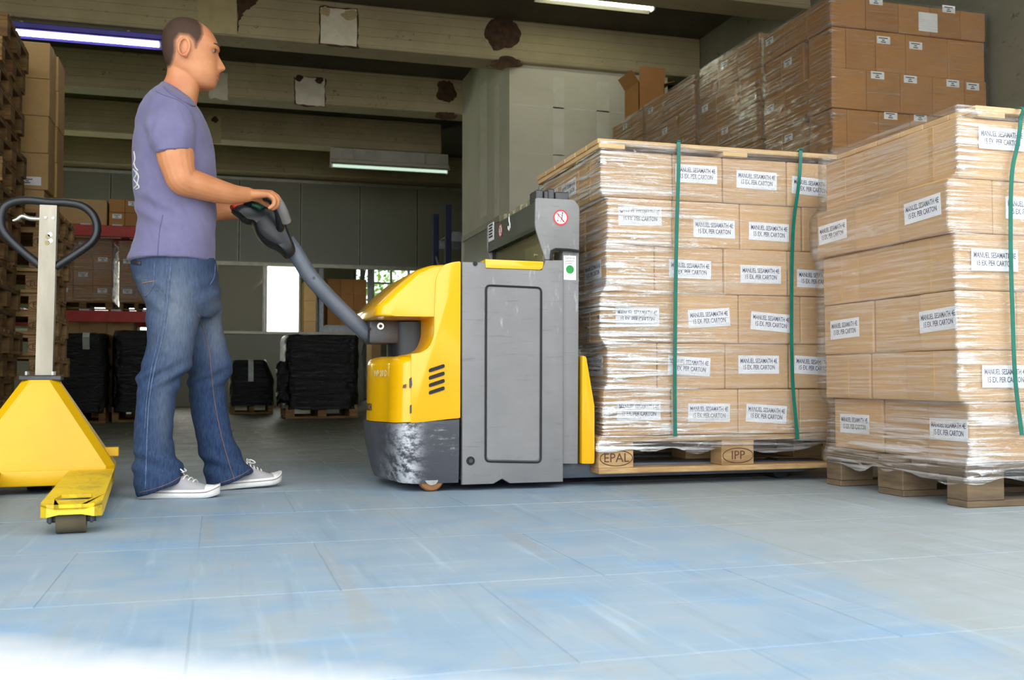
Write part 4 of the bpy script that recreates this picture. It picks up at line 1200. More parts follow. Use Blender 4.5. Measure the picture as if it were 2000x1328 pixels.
arm = catmull([onY(x, y, TYC) for x, y in ((560, 470), (580, 498), (604, 537), (640, 578), (680, 618), (714, 648), (728, 655))], 6)
tp('tiller_arm', tube(arm, .0315, 18), M['arm'], None, 60)
p = onY(613, 543, TYC - .031)
tp('arm_rivet', cyl((p.x, TYC - .033, p.z), (p.x, TYC - .02, p.z), .006, 10), M['steel_dark'])
# tiller head
head = catmull([(452, 412), (468, 402), (500, 404), (530, 408), (552, 430), (566, 462), (576, 492), (562, 504), (545, 490), (520, 478), (502, 460), (490, 434), (470, 428)], 4)
def shell(pts2, Ya, Yb, inset, Yp=TYC):
    """prism with a rounded rim; inset pulls the outer rings towards the centre"""
    P = [onY(x, y, Yp) for x, y in pts2]; c = sum(P, Vector()) / len(P); bm = bmesh.new(); rings = []
    for a, s in ((0, .72), (.06, .88), (.16, .97), (.3, 1), (.7, 1), (.84, .97), (.94, .88), (1, .72)):
        rings.append([bm.verts.new((c.x + (p.x - c.x) * (1 - (1 - s) * inset), Ya + (Yb - Ya) * a, c.z + (p.z - c.z) * (1 - (1 - s) * inset))) for p in P])
    m = len(P)
    for a, b in zip(rings, rings[1:]):
        for k in range(m): bm.faces.new((a[k], a[(k + 1) % m], b[(k + 1) % m], b[k]))
    bm.faces.new(rings[0]); bm.faces.new(list(reversed(rings[-1])))
    return bm
th = tp('tiller_head', shell([(p.x, p.y) for p in [Vector((*v[:2], 0)) if not hasattr(v, 'x') else v for v in [Vector((a[0], a[1], 0)) for a in head]]], TYC - .075, TYC + .075, .8), M['black'], None, 60)
for s in (-1, 1):
    gp = catmull([onY(x, y, TYC) + Vector((0, s * w, 0)) for x, y, w in ((546, 455, .06), (540, 425, .13), (528, 404, .155), (515, 398, .15), (497, 398, .10), (482, 402, .05))], 5)
    tp('grip', tube(gp, .016, 12), M['black'], th, 60)
    bp = catmull([onY(x, y, TYC) + Vector((0, s * w, 0)) for x, y, w in ((556, 440, .105), (546, 420, .145), (534, 403, .16), (522, 397, .155))], 5)
    tp('grip_band', tube(bp, .0195, 12), M['truck_grey'], th, 60)
M['lever_dark'] = simple('dark_lever', srgb(52, 54, 58), srgb(40, 42, 46), 8, .35, .3)
tp('control_lever', tube(catmull([onY(x, y, TYC - .03) for x, y in ((546, 402), (554, 406), (560, 414), (562, 422), (556, 426))], 4), .008, 8), M['lever_dark'], th)
tp('safety_button', shell([(449, 404), (458, 399), (480, 400), (485, 407), (474, 412), (454, 412)], TYC - .05, TYC + .05, .8), M['orange'], th, 60)
tp('rocker_switch', shell([(486, 399), (506, 402), (516, 412), (506, 417), (490, 410)], TYC - .095, TYC - .06, .8), M['green_btn'], th, 60)
tp('rocker_switch', shell([(486, 399), (506, 402), (516, 412), (506, 417), (490, 410)], TYC + .06, TYC + .095, .8), M['green_btn'], th, 60)
# forks, guards, wheels
for yc in (TYC - .20, TYC + .20):
    x0, x1 = q(1095, 920).x, 2.52
    pts = [Vector((x0, yc - .085, .028)), Vector((x1 - .12, yc - .085, .028)), Vector((x1, yc - .085, .045)), Vector((x1, yc - .085, .072)), Vector((x0, yc - .085, .088))]
    tp('fork', prism(pts, (0, .17, 0), .006), M['arm'])
    tp('load_roller', cyl((2.3, yc - .05, .041), (2.3, yc + .05, .041), .041, 20), M['rubber'])
for s, y0, y1 in ((0, TY0 + .0, TY0 + .05), (1, TY1 - .05, TY1)):
    pts = round_poly([(1131, 695), (1138, 697), (1158, 796), (1159, 885), (1153, 904), (1130, 904)], [1, 4, 4, 3, 3, 1], 3)
    P = [q(*a, TY0 + .04) for a in pts]
    tp('load_guard', prism([Vector((min(p.x, S1X - .012), y0, p.z)) for p in P], (0, y1 - y0, 0), .004), M['yellow'])
tp('load_backrest', box((q(1129, 800).x, TY0 + .05, q(1129, 904).z), (q(1133, 800).x, TY1 - .05, q(1129, 500).z), .004), M['truck_grey'])
M['castor'] = simple('amber_castor_tread', srgb(150, 100, 52), srgb(126, 82, 42), 12, .5)
for y in (TY0 + .014, TY1 - .06):
    x = onY(843, 940, y).x
    tp('castor_wheel', tube([(x, y, .05), (x, y + .008, .05), (x, y + .035, .05), (x, y + .043, .05)], [.044, .05, .05, .044], 28), M['castor'])
    tp('wheel_hub', cyl((x, y - .004, .05), (x, y + .047, .05), .026, 18), M['chrome'])
tp('drive_wheel', tube([(sx_ - .0, TYC - .05, .085), (sx_, TYC - .04, .085), (sx_, TYC + .04, .085), (sx_, TYC + .05, .085)], [.08, .085, .085, .08], 28), M['rubber'])

# ================================================================== hand pallet jack
tipc = onZ(137, 985, .085); heel = onZ(187, 905, .085)
ja = math.atan2(heel.x - tipc.x, heel.y - tipc.y)      # heading from tip to heel, measured from +Y
J0 = Vector((tipc.x, tipc.y, 0))
ux = Vector((math.cos(ja), -math.sin(ja), 0)); uy = Vector((math.sin(ja), math.cos(ja), 0))
FL = 1.12
jm = Matrix(((ux.x, uy.x, 0, J0.x), (ux.y, uy.y, 0, J0.y), (0, 0, 1, 0), (0, 0, 0, 1)))
J = root('hand_pallet_jack', jm @ Vector((-.19, FL + .2, 0)), 'yellow hand pallet jack with a black loop handle', 'pallet jack')
def jp(name, bm, mat, ang=35, parent=None, straight=True):
    if straight: bmesh.ops.transform(bm, matrix=jm, verts=bm.verts)
    o = part(name, bm, mat, parent or J); smooth_by_angle(o, ang); return o
FW = .155
def fork_bm(xc_):
    """fork with a slot, chamfered tip and turned-down sides, tip at y=0"""
    bm = bmesh.new(); h = FW / 2
    out = [(-h, FL), (-h, .06), (-h + .018, .012), (-h + .05, 0), (h - .05, 0), (h - .018, .012), (h, .06), (h, FL)]
    slot = [(-.045, .16), (-.035, .24), (.035, .24), (.045, .16), (.035, .10), (-.035, .10)]
    # top plate as strips around the slot
    add_box(bm, (xc_ - h, .25, .075), (xc_ + h, FL, .085))
    add_prism(bm, [Vector((xc_ + x, y, .075)) for x, y in [(-h, .25), (-h, .06), (-h + .018, .012), (-h + .05, 0), (-.04, 0), (-.04, .12), (-.05, .15), (-.04, .25)]], (0, 0, .01))
    add_prism(bm, [Vector((xc_ - x, y, .075)) for x, y in [(-h, .25), (-h, .06), (-h + .018, .012), (-h + .05, 0), (-.04, 0), (-.04, .12), (-.05, .15), (-.04, .25)]], (0, 0, .01))
    add_box(bm, (xc_ - .041, 0, .075), (xc_ + .041, .115, .085))
    for s in (-1, 1):
        add_prism(bm, [Vector((xc_ + s * h, y, z)) for y, z in ((.06, .08), (.06, .045), (.2, .04), (FL, .045), (FL, .08))], (-s * .008, 0, 0))
        add_prism(bm, [Vector((xc_ + s * (h - .018), .012, .08)), Vector((xc_ + s * h, .06, .08)), Vector((xc_ + s * h, .06, .045)), Vector((xc_ + s * (h - .018), .012, .05))], (-s * .006, .004, 0))
    add_prism(bm, [Vector((xc_ - h + .018, .012, .05)), Vector((xc_ - h + .05, 0, .058)), Vector((xc_ + h - .05, 0, .058)), Vector((xc_ + h - .018, .012, .05)), Vector((xc_ + h - .018, .012, .08)), Vector((xc_ - h + .018, .012, .08))], (0, .006, 0))
    return bm
SP = -.38
for xc_ in (0, SP):
    f = jp('fork', fork_bm(xc_), M['yellow_worn'])
    jp('load_roller', cyl((xc_ - .038, .07, .039), (xc_ + .038, .07, .039), .039, 24), M['castor_dark'] if 'castor_dark' in M else M.setdefault('castor_dark', simple('roller_tread', srgb(104, 92, 66), srgb(88, 76, 54), 12, .6)))
    for s in (-1, 1): jp('roller_bracket', box((xc_ + s * .052 - .006, .03, .03), (xc_ + s * .052 + .006, .2, .075), .004), M['steel_dark'])
    for s in (-1, 1): jp('axle_nut', cyl((xc_ + s * .04, .07, .04), (xc_ + s * .062, .07, .04), .011, 6), M['steel_dark'])
xm = SP / 2
wt, wb_ = .062, .36 / 2 + .088
yb_ = FL - .02
# body: tapered shell standing on the fork heels
zb_, zt2 = .085, onY(95, 742, (jm @ Vector((xm, yb_ + .16, 0))).y).z
bd = bmesh.new()
lv = [(wb_, yb_, yb_ + .24, zb_), (wb_, yb_ + .0, yb_ + .24, zb_ + .012), (wt + .012, yb_ + .10, yb_ + .23, zt2 - .02), (wt, yb_ + .11, yb_ + .22, zt2)]
rings = []
for w_, ya, yb2, z in lv:
    ch = .03
    rings.append([bd.verts.new((xm + x, y, z)) for x, y in ((-w_ + ch, ya), (w_ - ch, ya), (w_, ya + ch), (w_, yb2 - ch), (w_ - ch, yb2), (-w_ + ch, yb2), (-w_, yb2 - ch), (-w_, ya + ch))])
for a, b in zip(rings, rings[1:]):
    for k in range(8): bd.faces.new((a[k], a[(k + 1) % 8], b[(k + 1) % 8], b[k]))
bd.faces.new(rings[0]); bd.faces.new(list(reversed(rings[-1])))
jp('body', bd, M['yellow_matt'], 30)
jp('cross_member', box((xm - wb_, yb_ - .005, .03), (xm + wb_, yb_ + .05, .088), .008, 2), M['yellow_matt'])
jp('side_lug', box((xm + wb_ - .05, yb_ + .10, .125), (xm + wb_ + .012, yb_ + .125, .16), .003), M['yellow_matt'])
mx, my = xm, yb_ + .165
jp('collar', box((mx - .075, my - .05, zt2 - .002), (mx + .075, my + .05, zt2 + .018), .004), M['steel_dark'])
for s in (-1, 1): jp('collar_bolt', cyl((mx + s * .045, my - .03, zt2 + .015), (mx + s * .045, my - .03, zt2 + .032), .009, 6), M['chrome'])
W_ = jm @ Vector((mx, my, 0)); Ym = W_.y
# mast and loop handle follow the photographed lean
b0_, t0_ = onY(87, 738, Ym), onY(96, 402, Ym)
bm = bmesh.new()
for k, (c, w_) in enumerate(((b0_, .03), (t0_, .03))): pass
ring = lambda c, w_, d_: [Vector((c.x - w_, c.y - d_, c.z)), Vector((c.x + w_, c.y - d_, c.z)), Vector((c.x + w_, c.y + d_, c.z)), Vector((c.x - w_, c.y + d_, c.z))]
ra = [bm.verts.new(v) for v in ring(b0_, .030, .02)]; rb = [bm.verts.new(v) for v in ring(t0_, .030, .02)]
for k in range(4): bm.faces.new((ra[k], ra[(k + 1) % 4], rb[(k + 1) % 4], rb[k]))
bm.faces.new(ra); bm.faces.new(list(reversed(rb)))
jp('mast', bm, M['steel'], 30, straight=False)
for px_, py_ in ((89, 425), (104, 426)):
    p = onY(px_, py_, Ym - .021); jp('mast_rivet', cyl((p.x, p.y - .003, p.z), (p.x, p.y + .003, p.z), .005, 8), M['chrome'], straight=False)
lp = [onY(x, y, Ym) for x, y in ((80, 520), (40, 487), (9, 455), (2, 430), (8, 405), (30, 393), (60, 391), (96, 395), (130, 396), (160, 402), (182, 420), (190, 445), (183, 468), (160, 488), (108, 522))]
jp('loop_handle', tube(catmull(lp, 5), .0155, 12), M['black'], 60, straight=False)
lv = catmull([onY(x, y, Ym - .01) for x, y in ((86, 428), (60, 427), (44, 422), (34, 428), (25, 431))], 4)
jp('release_lever', tube(lv, [.009] * (len(lv) - 5) + [.007, .007, .006, .006, .005], 8), M['chrome'], 60, straight=False)
for k, (px_, py_) in enumerate(((93, 462), (99, 470), (92, 474), (98, 458))):
    p = onY(px_, py_, Ym - .021); jp('sticker_rest', disc((p.x, p.y, p.z), (0, -1, 0), 0, .009, .0006, 10), M['paper'] if k % 2 else M['tan'], straight=False)
sw = jm @ Vector((mx, my + .02, .09)); dx = ux * .04
jp('steer_wheel', cyl(sw - dx, sw + dx, .09, 24), M['rubber'], straight=False)

# ================================================================== goods at the left
def pile(n, x_right, y_front, label_fmt, mat, group, seed, stamps=(), z0=0.0):
    rnd = random.Random(seed)
    for k in range(n):
        dx, dy = rnd.uniform(-.035, .03), rnd.uniform(-.03, .03)
        st = stamps if (n - k) % 2 == 0 or n < 12 else ()
        pallet((x_right - .6 + dx, y_front + .4 + dy, z0 + k * .1445), rnd.uniform(-.02, .02), label_fmt % ORD[n - 1 - k], mat, group, st)
xr = onY(-6, 400, 6.55).x
pile(18, xr, 6.55, '%s from the top in the tall pile of weathered pallets', M['wood_old'], 'tall pile of weathered pallets', 3)
xr2 = onY(104, 560, 7.65).x
pile(11, xr2, 7.62, '%s pallet from the top under the carton tower', M['wood'], 'pallet pile under the carton tower', 5, [(2, -.35, 'EUR', 'front')])
zc0 = 11 * .1445 + .001
cy = [440, 370, 298, 225, 152, 81]
zz = [zc0] + [onY(66, y, 7.66).z for y in cy[1:]]
for k in range(5):
    xl, xrr = (onY(8, 400, 7.66).x, onY(86, 400, 7.66).x) if k == 0 else (onY(33 - k % 2, 200, 7.66).x, onY(96 + k % 2, 200, 7.66).x)
    c = carton(xl, xrr, 7.66, 7.95, zz[k], zz[k + 1], M['carton_dull'], 'front carton, %s from the top of the tower on the pallets' % ORD[4 - k], 'cartons of the tower', tape='x' if k > 2 else None)
    if k == 0: sticker(c, 'front', .02, .2, 0, (.17, .06), 'small', c['_d'])
    carton(xl + .05, xrr + .012, 7.97, 8.3, zz[k], zz[k + 1], M['carton_dull'], 'rear carton, %s from the top of the tower on the pallets' % ORD[4 - k], 'cartons of the tower')
    if k > 0: carton(xl - .26, xl - .004, 7.68, 7.98, zz[k], zz[k + 1], M['carton_dull'], 'inner carton, %s from the top of the tower on the pallets' % ORD[4 - k], 'cartons of the tower')

# loads on the red rack
def load(px0, px1, y_top, Y, depth, z0, nc, nr, nm, mat, film_label=None, fm='film_thin', lab=True):
    x0, x1 = onY(px0, 550, Y).x, onY(px1, 550, Y).x; zt = onY((px0 + px1) / 2, y_top, Y).z
    w, h = (x1 - x0) / nc, (zt - z0) / nr
    for i in range(nr):
        for k in range(nc):
            lb = '%s column carton, %s row up, in %s' % (ORD[k], ORD[i], nm)
            c = carton(x0 + w * k, x0 + w * (k + 1), Y, Y + depth, z0 + h * i, z0 + h * (i + 1), mat, lb, nm)
            if lab and (i + k) % 2 == 0: sticker(c, 'front', 0, h * .7, 0, (.095, .046), 'small', c['_d'])
    if film_label: film('stretch_film', film_label, M[fm], lambda z: x0, x1, Y, Y + depth, z0, zt + .01, .06, None, int(px0), .0, .01)
for px, nm in ((161, 'first'), (266, 'second')):
    p = pallet((onY(px, 600, RY + .1).x, RY + .5, rz2 + .019), 0, '%s pallet on the lower red rack beam' % nm, M['wood_old'], 'pallets on the red rack')
    p.scale = (.5 if px < 200 else .29, 1, .6)
load(104, 219, 466, RY + .12, .75, rz2 + .108, 3, 4, 'the rack load beside the jack handle', M['carton_brown'], 'glossy film around the rack load beside the jack handle')
load(232, 300, 473, RY + .12, .75, rz2 + .108, 2, 4, 'the rack load behind the man', M['carton_brown'], 'glossy film around the rack load behind the man')
load(96, 207, 388, RY + .1, .6, rz1 + .019, 1, 1, 'the wide box on the upper red rack beam', M['carton_dull'], None, lab=False)
load(211, 273, 389, RY + .1, .6, rz1 + .019, 2, 2, 'the small boxes on the upper red rack beam', M['carton_brown'], None)

def bale(px0, px1, y_top, Y, depth, label, seed, shape=None, tape=(), base=None):
    """load in black stretch film on a pallet"""
    x0, x1 = onY(px0, 760, Y).x, onY(px1, 760, Y).x; zt = onY((px0 + px1) / 2, y_top, Y).z
    p = pallet(((x0 + x1) / 2, Y + depth / 2 + .02, 0), 0, 'wooden pallet under the %s' % label, M['wood_old'], 'pallets under the black bales')
    p.scale = ((x1 - x0) / 1.2 * .96, depth / .8 * .96, 1)
    bm = bmesh.new(); nu, nz_ = 112, 46; rings = []
    for j in range(nz_ + 1):
        t = j / nz_; z = .1 + (zt - .1) * min(1, t * 1.0); ring = []
        for k in range(nu):
            a = 2 * math.pi * k / nu; c, s = math.cos(a), math.sin(a)
            e = .28
            u, v = math.copysign(abs(c) ** e, c), math.copysign(abs(s) ** e, s)
            shr = 1.0
            if shape: shr = shape(t, u)
            zz_ = z if not shape else .1 + (z - .1) * (1.0 if t < .6 else 1 - (1 - shr) * .0)
            r_ = 1 + .035 * noise.noise(Vector((c * 2.2 + seed, s * 2.2, z * 5))) + .018 * noise.noise(Vector((c * 7, s * 7 + seed, z * 14))) + .016 * abs(noise.noise(Vector((u * 4 + seed, v * 4, z * 24 + u * 5))))
            top = 1 - max(0, (t - .94) / .06) ** 2 * .06
            ring.append(bm.verts.new(((x0 + x1) / 2 + u * (x1 - x0) / 2 * r_ * top * (shr if u > 0 else 1), Y + depth / 2 + v * depth / 2 * r_ * top, z + .015 * noise.noise(Vector((u * 3, v * 3, seed))))))
        rings.append(ring)
    for a, b in zip(rings, rings[1:]):
        for k in range(nu): bm.faces.new((a[k], a[(k + 1) % nu], b[(k + 1) % nu], b[k]))
    bm.faces.new(list(reversed(rings[0]))); bm.faces.new(rings[-1])
    r = root('wrapped_bale', ((x0 + x1) / 2, Y + depth / 2, .1), label, 'bale', 'bales in black film')
    part('black_film', bm, M['film_black'], r, True)
    for (tx, ty0, ty1) in tape:
        a, b = onY(tx, ty0, Y - .03), onY(tx, ty1, Y - .03)
        part('silver_tape', ribbon([a + Vector((0, .25, .02)), a + Vector((0, .02, .02)), a + Vector((0, -.01, -.02)), b], (1, 0, 0), .06, .004), M['tape_silver'], r)
bale(92, 208, 650, 10.3, .9, 'black bale with two silver tape strips behind the jack mast', 1, None, ((115, 654, 682), (168, 654, 682)))
bale(216, 330, 645, 10.5, .9, 'black bale with a cardboard edge, behind the legs of the man', 2)
bale(447, 536, 703, 12.6, .9, 'low black bale with one silver tape strip and a sagging corner', 3, lambda t, u: 1 - max(0, t - .55) * .75, ((490, 704, 745),))
bale(556, 703, 653, 10.95, 1.0, 'tall black bale between the man and the truck', 4)
# loose black sheet hanging beside the tall bale
bm = bmesh.new(); pts = []
for j in range(10):
    row = []
    for k in range(4):
        p = onY(540 + k * 8, 712 + j * 9 - k * 4, 10.9)
        row.append(bm.verts.new((p.x, p.y + .05 * math.sin(j * 1.3 + k * 2), p.z + .02 * math.sin(k * 2.0))))
    pts.append(row)
for a, b in zip(pts, pts[1:]):
    for k in range(3): bm.faces.new((a[k], a[k + 1], b[k + 1], b[k]))
o = part('loose_film', bm, M['film_black'], None, True)
md = o.modifiers.new('thickness', 'SOLIDIFY'); md.thickness = .006
tag(o, 'loose black film flap hanging beside the tall black bale', 'film')
load(104, 262, 622, 11.75, .6, .16, 3, 2, 'the pale boxes under the red rack', M['carton_dull'], None, lab=False)
p = pallet((onY(183, 700, 11.75).x, 12.05, 0), 0, 'pallet under the pale boxes below the red rack', M['wood_old']); p.scale = (.85, .75, 1.1)
# cartons in the next room
load(640, 716, 545, 18.3, .7, nz + .019, 3, 3, 'the dark shelf load in the next room', M['carton_brown'], None, lab=False)
load(594, 618, 548, 17.9, .6, .0, 1, 6, 'the pale carton column in the next room', M['carton_dull'], None, lab=False)
load(726, 745, 655, 14.6, .5, .0, 1, 2, 'the pale boxes behind the truck hood', M['carton_dull'], None, lab=False)

# ================================================================== the man
PY = 3.95
def pxy(p, Y=PY):
    """picture coordinates of a world point (for measuring against traced outlines)"""
    v = Vector(p) - Vector((0, 0, CAMH)); d = v.dot(_fw)
    return 1000 + FPX * v.dot(_rt) / d, 664 - FPX * v.dot(_up) / d
def add_loft(bm, rings, n=32, sub=5, e=2.2, mirror=None):
    """rings: (xl, yl, xr, yr, half depth, Y) -> closed smooth body"""
    Rr = [[Vector(r[:3]), Vector((r[3], r[4], r[5]))] for r in rings]
    A = catmull([v[0] for v in Rr], sub); B = catmull([v[1] for v in Rr], sub); out = []
    for a, b in zip(A, B):
        L, Q = onY(a.x, a.y, b.z), onY(a.z, b.x, b.z)
        c, h = (L + Q) / 2, (Q - L) / 2; ring = []
        for k in range(n):
            t = 2 * math.pi * k / n; cs, sn = math.cos(t), math.sin(t)
            u, w = math.copysign(abs(cs) ** (2 / e), cs), math.copysign(abs(sn) ** (2 / e), sn)
            p = c + h * u + Vector((0, b.y * w, 0))
            if mirror is not None: p.y = 2 * mirror - p.y
            ring.append(bm.verts.new(p))
        out.append(ring)
    for a, b in zip(out, out[1:]):
        for k in range(n): bm.faces.new((a[k], a[(k + 1) % n], b[(k + 1) % n], b[k]))
    bm.faces.new(list(reversed(out[0]))); bm.faces.new(out[-1])
    return bm
def capsule(bm, pts, rads, n=14, sub=5):
    P = catmull(pts, sub); Q = catmull([Vector((r, 0, 0)) for r in rads], sub)
    add_tube(bm, P, [max(.002, v.x) for v in Q], n)
    for c, r in ((pts[0], rads[0]), (pts[-1], rads[-1])):
        g = bmesh.ops.create_icosphere(bm, subdivisions=2, radius=r * .995)
        bmesh.ops.translate(bm, verts=g['verts'], vec=Vector(c))
def remeshed(bm, voxel, smooth=4, factor=.5):
    me = to_mesh('tmp', bm); o = bpy.data.objects.new('tmp', me); COL.objects.link(o)
    md = o.modifiers.new('r', 'REMESH'); md.mode = 'VOXEL'; md.voxel_size = voxel; md.use_smooth_shade = True
    ms = o.modifiers.new('s', 'SMOOTH'); ms.factor = factor; ms.iterations = smooth
    out = bpy.data.meshes.new_from_object(o.evaluated_get(bpy.context.evaluated_depsgraph_get()))
    bpy.data.objects.remove(o); bpy.data.meshes.remove(me); out.shade_smooth()
    return out
man = root('person', onZ(380, 965, 0), 'man in a lilac t-shirt and blue jeans steering the truck tiller', 'person')
def on_man(name, me_or_bm, mat, parent=None, smooth=True):
    me = me_or_bm if isinstance(me_or_bm, bpy.types.Mesh) else to_mesh(name, me_or_bm)
    me.name = name; me.materials.clear(); me.materials.append(mat)
    if smooth: me.shade_smooth()
    o = link(name, me, parent or man)
    o.location = -man.location if parent is None else (0, 0, 0)
    return o

# ---- body: head, neck, arms, hands, trunk and legs as one surface
body = bmesh.new()
HY = [39, 41, 44, 49, 56, 66, 80, 92, 102, 112, 122, 132, 142, 150, 158, 165, 170, 173]
HB = [357, 347, 339, 331, 325, 320, 317, 317, 318, 320, 323, 328, 335, 346, 356, 368, 381, 393]
HF = [367, 379, 389, 399, 409, 418, 425, 429, 425, 425, 425, 426, 427, 427, 425, 422, 417, 409]
HW = [.012, .032, .046, .057, .066, .073, .077, .078, .077, .075, .073, .070, .066, .061, .055, .047, .036, .02]
NY = [98, 103, 108, 113, 118, 123, 128, 131, 134, 137, 141]
NV = [0, 2, 4.5, 8, 11, 14, 16, 15, 9.5, 4, 0]
def lerp(xs, ys, x):
    if x <= xs[0]: return ys[0]
    for a, b, c, d in zip(xs, xs[1:], ys, ys[1:]):
        if x <= b: return c + (d - c) * (x - a) / (b - a)
    return ys[-1]
def smooth_lerp(xs, ys, x):
    return (lerp(xs, ys, x - 2) + 2 * lerp(xs, ys, x) + lerp(xs, ys, x + 2)) / 4
PPM = 1 / (onY(371, 100, PY).x - onY(370, 100, PY).x)        # picture points per metre at the man
NA, NZ = 144, 96
head_grid = []
for j in range(NZ + 1):
    y = 39.3 + (172.8 - 39.3) * j / NZ
    b, f, w = lerp(HY, HB, y), lerp(HY, HF, y), lerp(HY, HW, y)
    xb_, xf_ = onY(b, y, PY).x, onY(f, y, PY).x
    z = onY(372, y, PY).z; xc_ = xb_ + .46 * (xf_ - xb_)
    nv = smooth_lerp(NY, NV, y) / PPM; ns = lerp([100, 116, 126, 134], [.008, .0095, .0125, .014], y)
    row = []
    for k in range(NA):
        t = 2 * math.pi * k / NA; c, s = math.cos(t), math.sin(t)
        u, v = math.copysign(abs(c) ** (2 / 2.25), c), math.copysign(abs(s) ** (2 / 2.25), s)
        yy = v * w; x = xc_ + (u * (xf_ - xc_) if u > 0 else u * (xc_ - xb_))
        if u > 0:
            x += nv * math.exp(-(yy / ns) ** 2)
            x -= .010 * math.exp(-((abs(yy) - .032) / .015) ** 2 - ((y - 103) / 5.5) ** 2)
            x += .004 * math.exp(-((abs(yy) - .028) / .022) ** 2 - ((y - 94) / 3.5) ** 2)
            x += .006 * math.exp(-((abs(yy) - .013) / .006) ** 2 - ((y - 130) / 4) ** 2)
            x -= .008 * math.exp(-(yy / .026) ** 2 - ((y - 147.8) / 1.7) ** 2)
            x += .0055 * math.exp(-(yy / .020) ** 2 - ((y - 144.3) / 2.2) ** 2) + .0045 * math.exp(-(yy / .018) ** 2 - ((y - 151) / 2.2) ** 2)
            x -= .004 * math.exp(-(yy / .02) ** 2 - ((y - 157) / 3) ** 2)
        row.append(Vector((x, PY + yy, z)))
    head_grid.append(row)
hv = [[body.verts.new(p) for p in row] for row in head_grid]
for a, b in zip(hv, hv[1:]):
    for k in range(NA): body.faces.new((a[k], a[(k + 1) % NA], b[(k + 1) % NA], b[k]))
body.faces.new(hv[0]); body.faces.new(list(reversed(hv[-1])))
add_loft(body, [(327, 125, 396, 150, .050, PY), (326, 140, 392, 168, .056, PY), (322, 155, 388, 186, .059, PY), (312, 170, 384, 206, .068, PY), (302, 186, 380, 226, .08, PY), (290, 230, 390, 250, .12, PY)], 32, 4)
# ears
for s in (-1, 1):
    c0 = onY(361, 106, PY)
    ye = PY + s * .078
    el = [Vector((c0.x + .019 * math.cos(a) + .004 * math.sin(a), ye + s * (.011 + .009 * max(0, -math.cos(a))), c0.z + .033 * math.sin(a) * (1 if math.sin(a) > 0 else .95))) for a in [2 * math.pi * k / 20 for k in range(20)]]
    add_tube(body, el, .0056, 8, closed=True)
    g = bmesh.ops.create_icosphere(body, subdivisions=3, radius=1)
    for v in g['verts']: v.co = Vector((c0.x + v.co.x * .018, ye + s * .003 + v.co.y * .0065, c0.z + v.co.z * .031))
    g = bmesh.ops.create_icosphere(body, subdivisions=2, radius=.0085)
    bmesh.ops.translate(body, verts=g['verts'], vec=Vector((c0.x + .006, ye + s * .006, c0.z - .030)))
    g = bmesh.ops.create_icosphere(body, subdivisions=2, radius=.006)
    bmesh.ops.translate(body, verts=g['verts'], vec=Vector((c0.x + .016, ye + s * .004, c0.z - .004)))
# right arm (nearer) and right hand over the grip
W = lambda x, y, Y: onY(x, y, Y)
def arm(pts, rads, mirror=False):
    capsule(body, pts, rads, 18, 6)
up_ = [W(333, 225, 3.84), W(336, 266, 3.785), W(342, 300, 3.75), W(349, 332, 3.745), W(358, 352, 3.75), W(384, 361, 3.77), W(424, 373, 3.81), W(458, 380, 3.85), W(486, 380, 3.885)]
ur_ = [.040, .052, .064, .057, .054, .050, .044, .036, .027]
arm(up_, ur_)
capsule(body, [W(352, 340, 3.745), W(353, 372, 3.75)], [.045, .016], 12, 3)
def hand(mir):
    f = (lambda p: Vector((p.x, 2 * TYC - p.y, p.z))) if mir else (lambda p: p)
    wr = W(484, 380, 3.885)
    kn = []
    for i, (Y, dx, dy, ln) in enumerate(((3.893, -6, 3, .84), (3.914, -1, 1, .96), (3.936, 1, 0, 1.0), (3.958, 0, 0, .97))):   # little finger nearest
        k0 = W(529 + dx, 377 + dy, Y)
        capsule(body, [f(wr + Vector((0, (Y - 3.925) * .35, 0))), f(W(506 + dx * .5, 378 + dy * .5, 3.905 + (Y - 3.925) * .8)), f(k0)], [.021, .0165, .0115], 12, 4)
        p1 = W(529 + dx + 13 * ln, 377 + dy + 9 * ln, Y + .002); p2 = W(529 + dx + 14 * ln, 377 + dy + 23 * ln, Y + .004); p3 = W(529 + dx + 4 * ln, 377 + dy + 31 * ln, Y + .005)
        capsule(body, [f(k0), f(p1), f(p2), f(p3)], [.0108, .0098, .0088, .0072], 12, 4)
    capsule(body, [f(W(492, 384, 3.915)), f(W(507, 389, 3.958)), f(W(520, 398, 3.978)), f(W(531, 405, 3.978))], [.017, .0145, .0115, .0085], 12, 4)
hand(False); hand(True)
lw = Vector((W(484, 380, 3.885).x, 2 * TYC - 3.885, W(484, 380, 3.885).z))
sh = W(333, 228, 3.84); el_ = W(356, 362, 3.75)
capsule(body, [Vector((sh.x, 2 * PY - 3.84, sh.z)), Vector((el_.x - .02, 4.20, el_.z + .10)), Vector((el_.x, 4.24, el_.z + .01)), Vector((el_.x + .07, 4.26, el_.z - .01)), Vector((lw.x - .09, 4.30, lw.z + .0)), lw], [.04, .054, .052, .047, .038, .027], 18, 6)
# trunk and legs inside the clothes
add_loft(body, [(300, 225, 390, 240, .14, PY), (280, 300, 405, 310, .15, PY), (280, 420, 405, 420, .14, PY), (285, 520, 410, 520, .14, PY), (300, 580, 410, 590, .12, PY)], 24, 3)
capsule(body, [W(335, 560, 3.87), W(325, 710, 3.855), W(300, 850, 3.84), W(290, 945, 3.835)], [.07, .05, .04, .033], 14, 4)
capsule(body, [W(370, 560, 4.03), W(405, 710, 4.03), W(420, 850, 4.04), W(435, 935, 4.05)], [.07, .05, .04, .033], 14, 4)

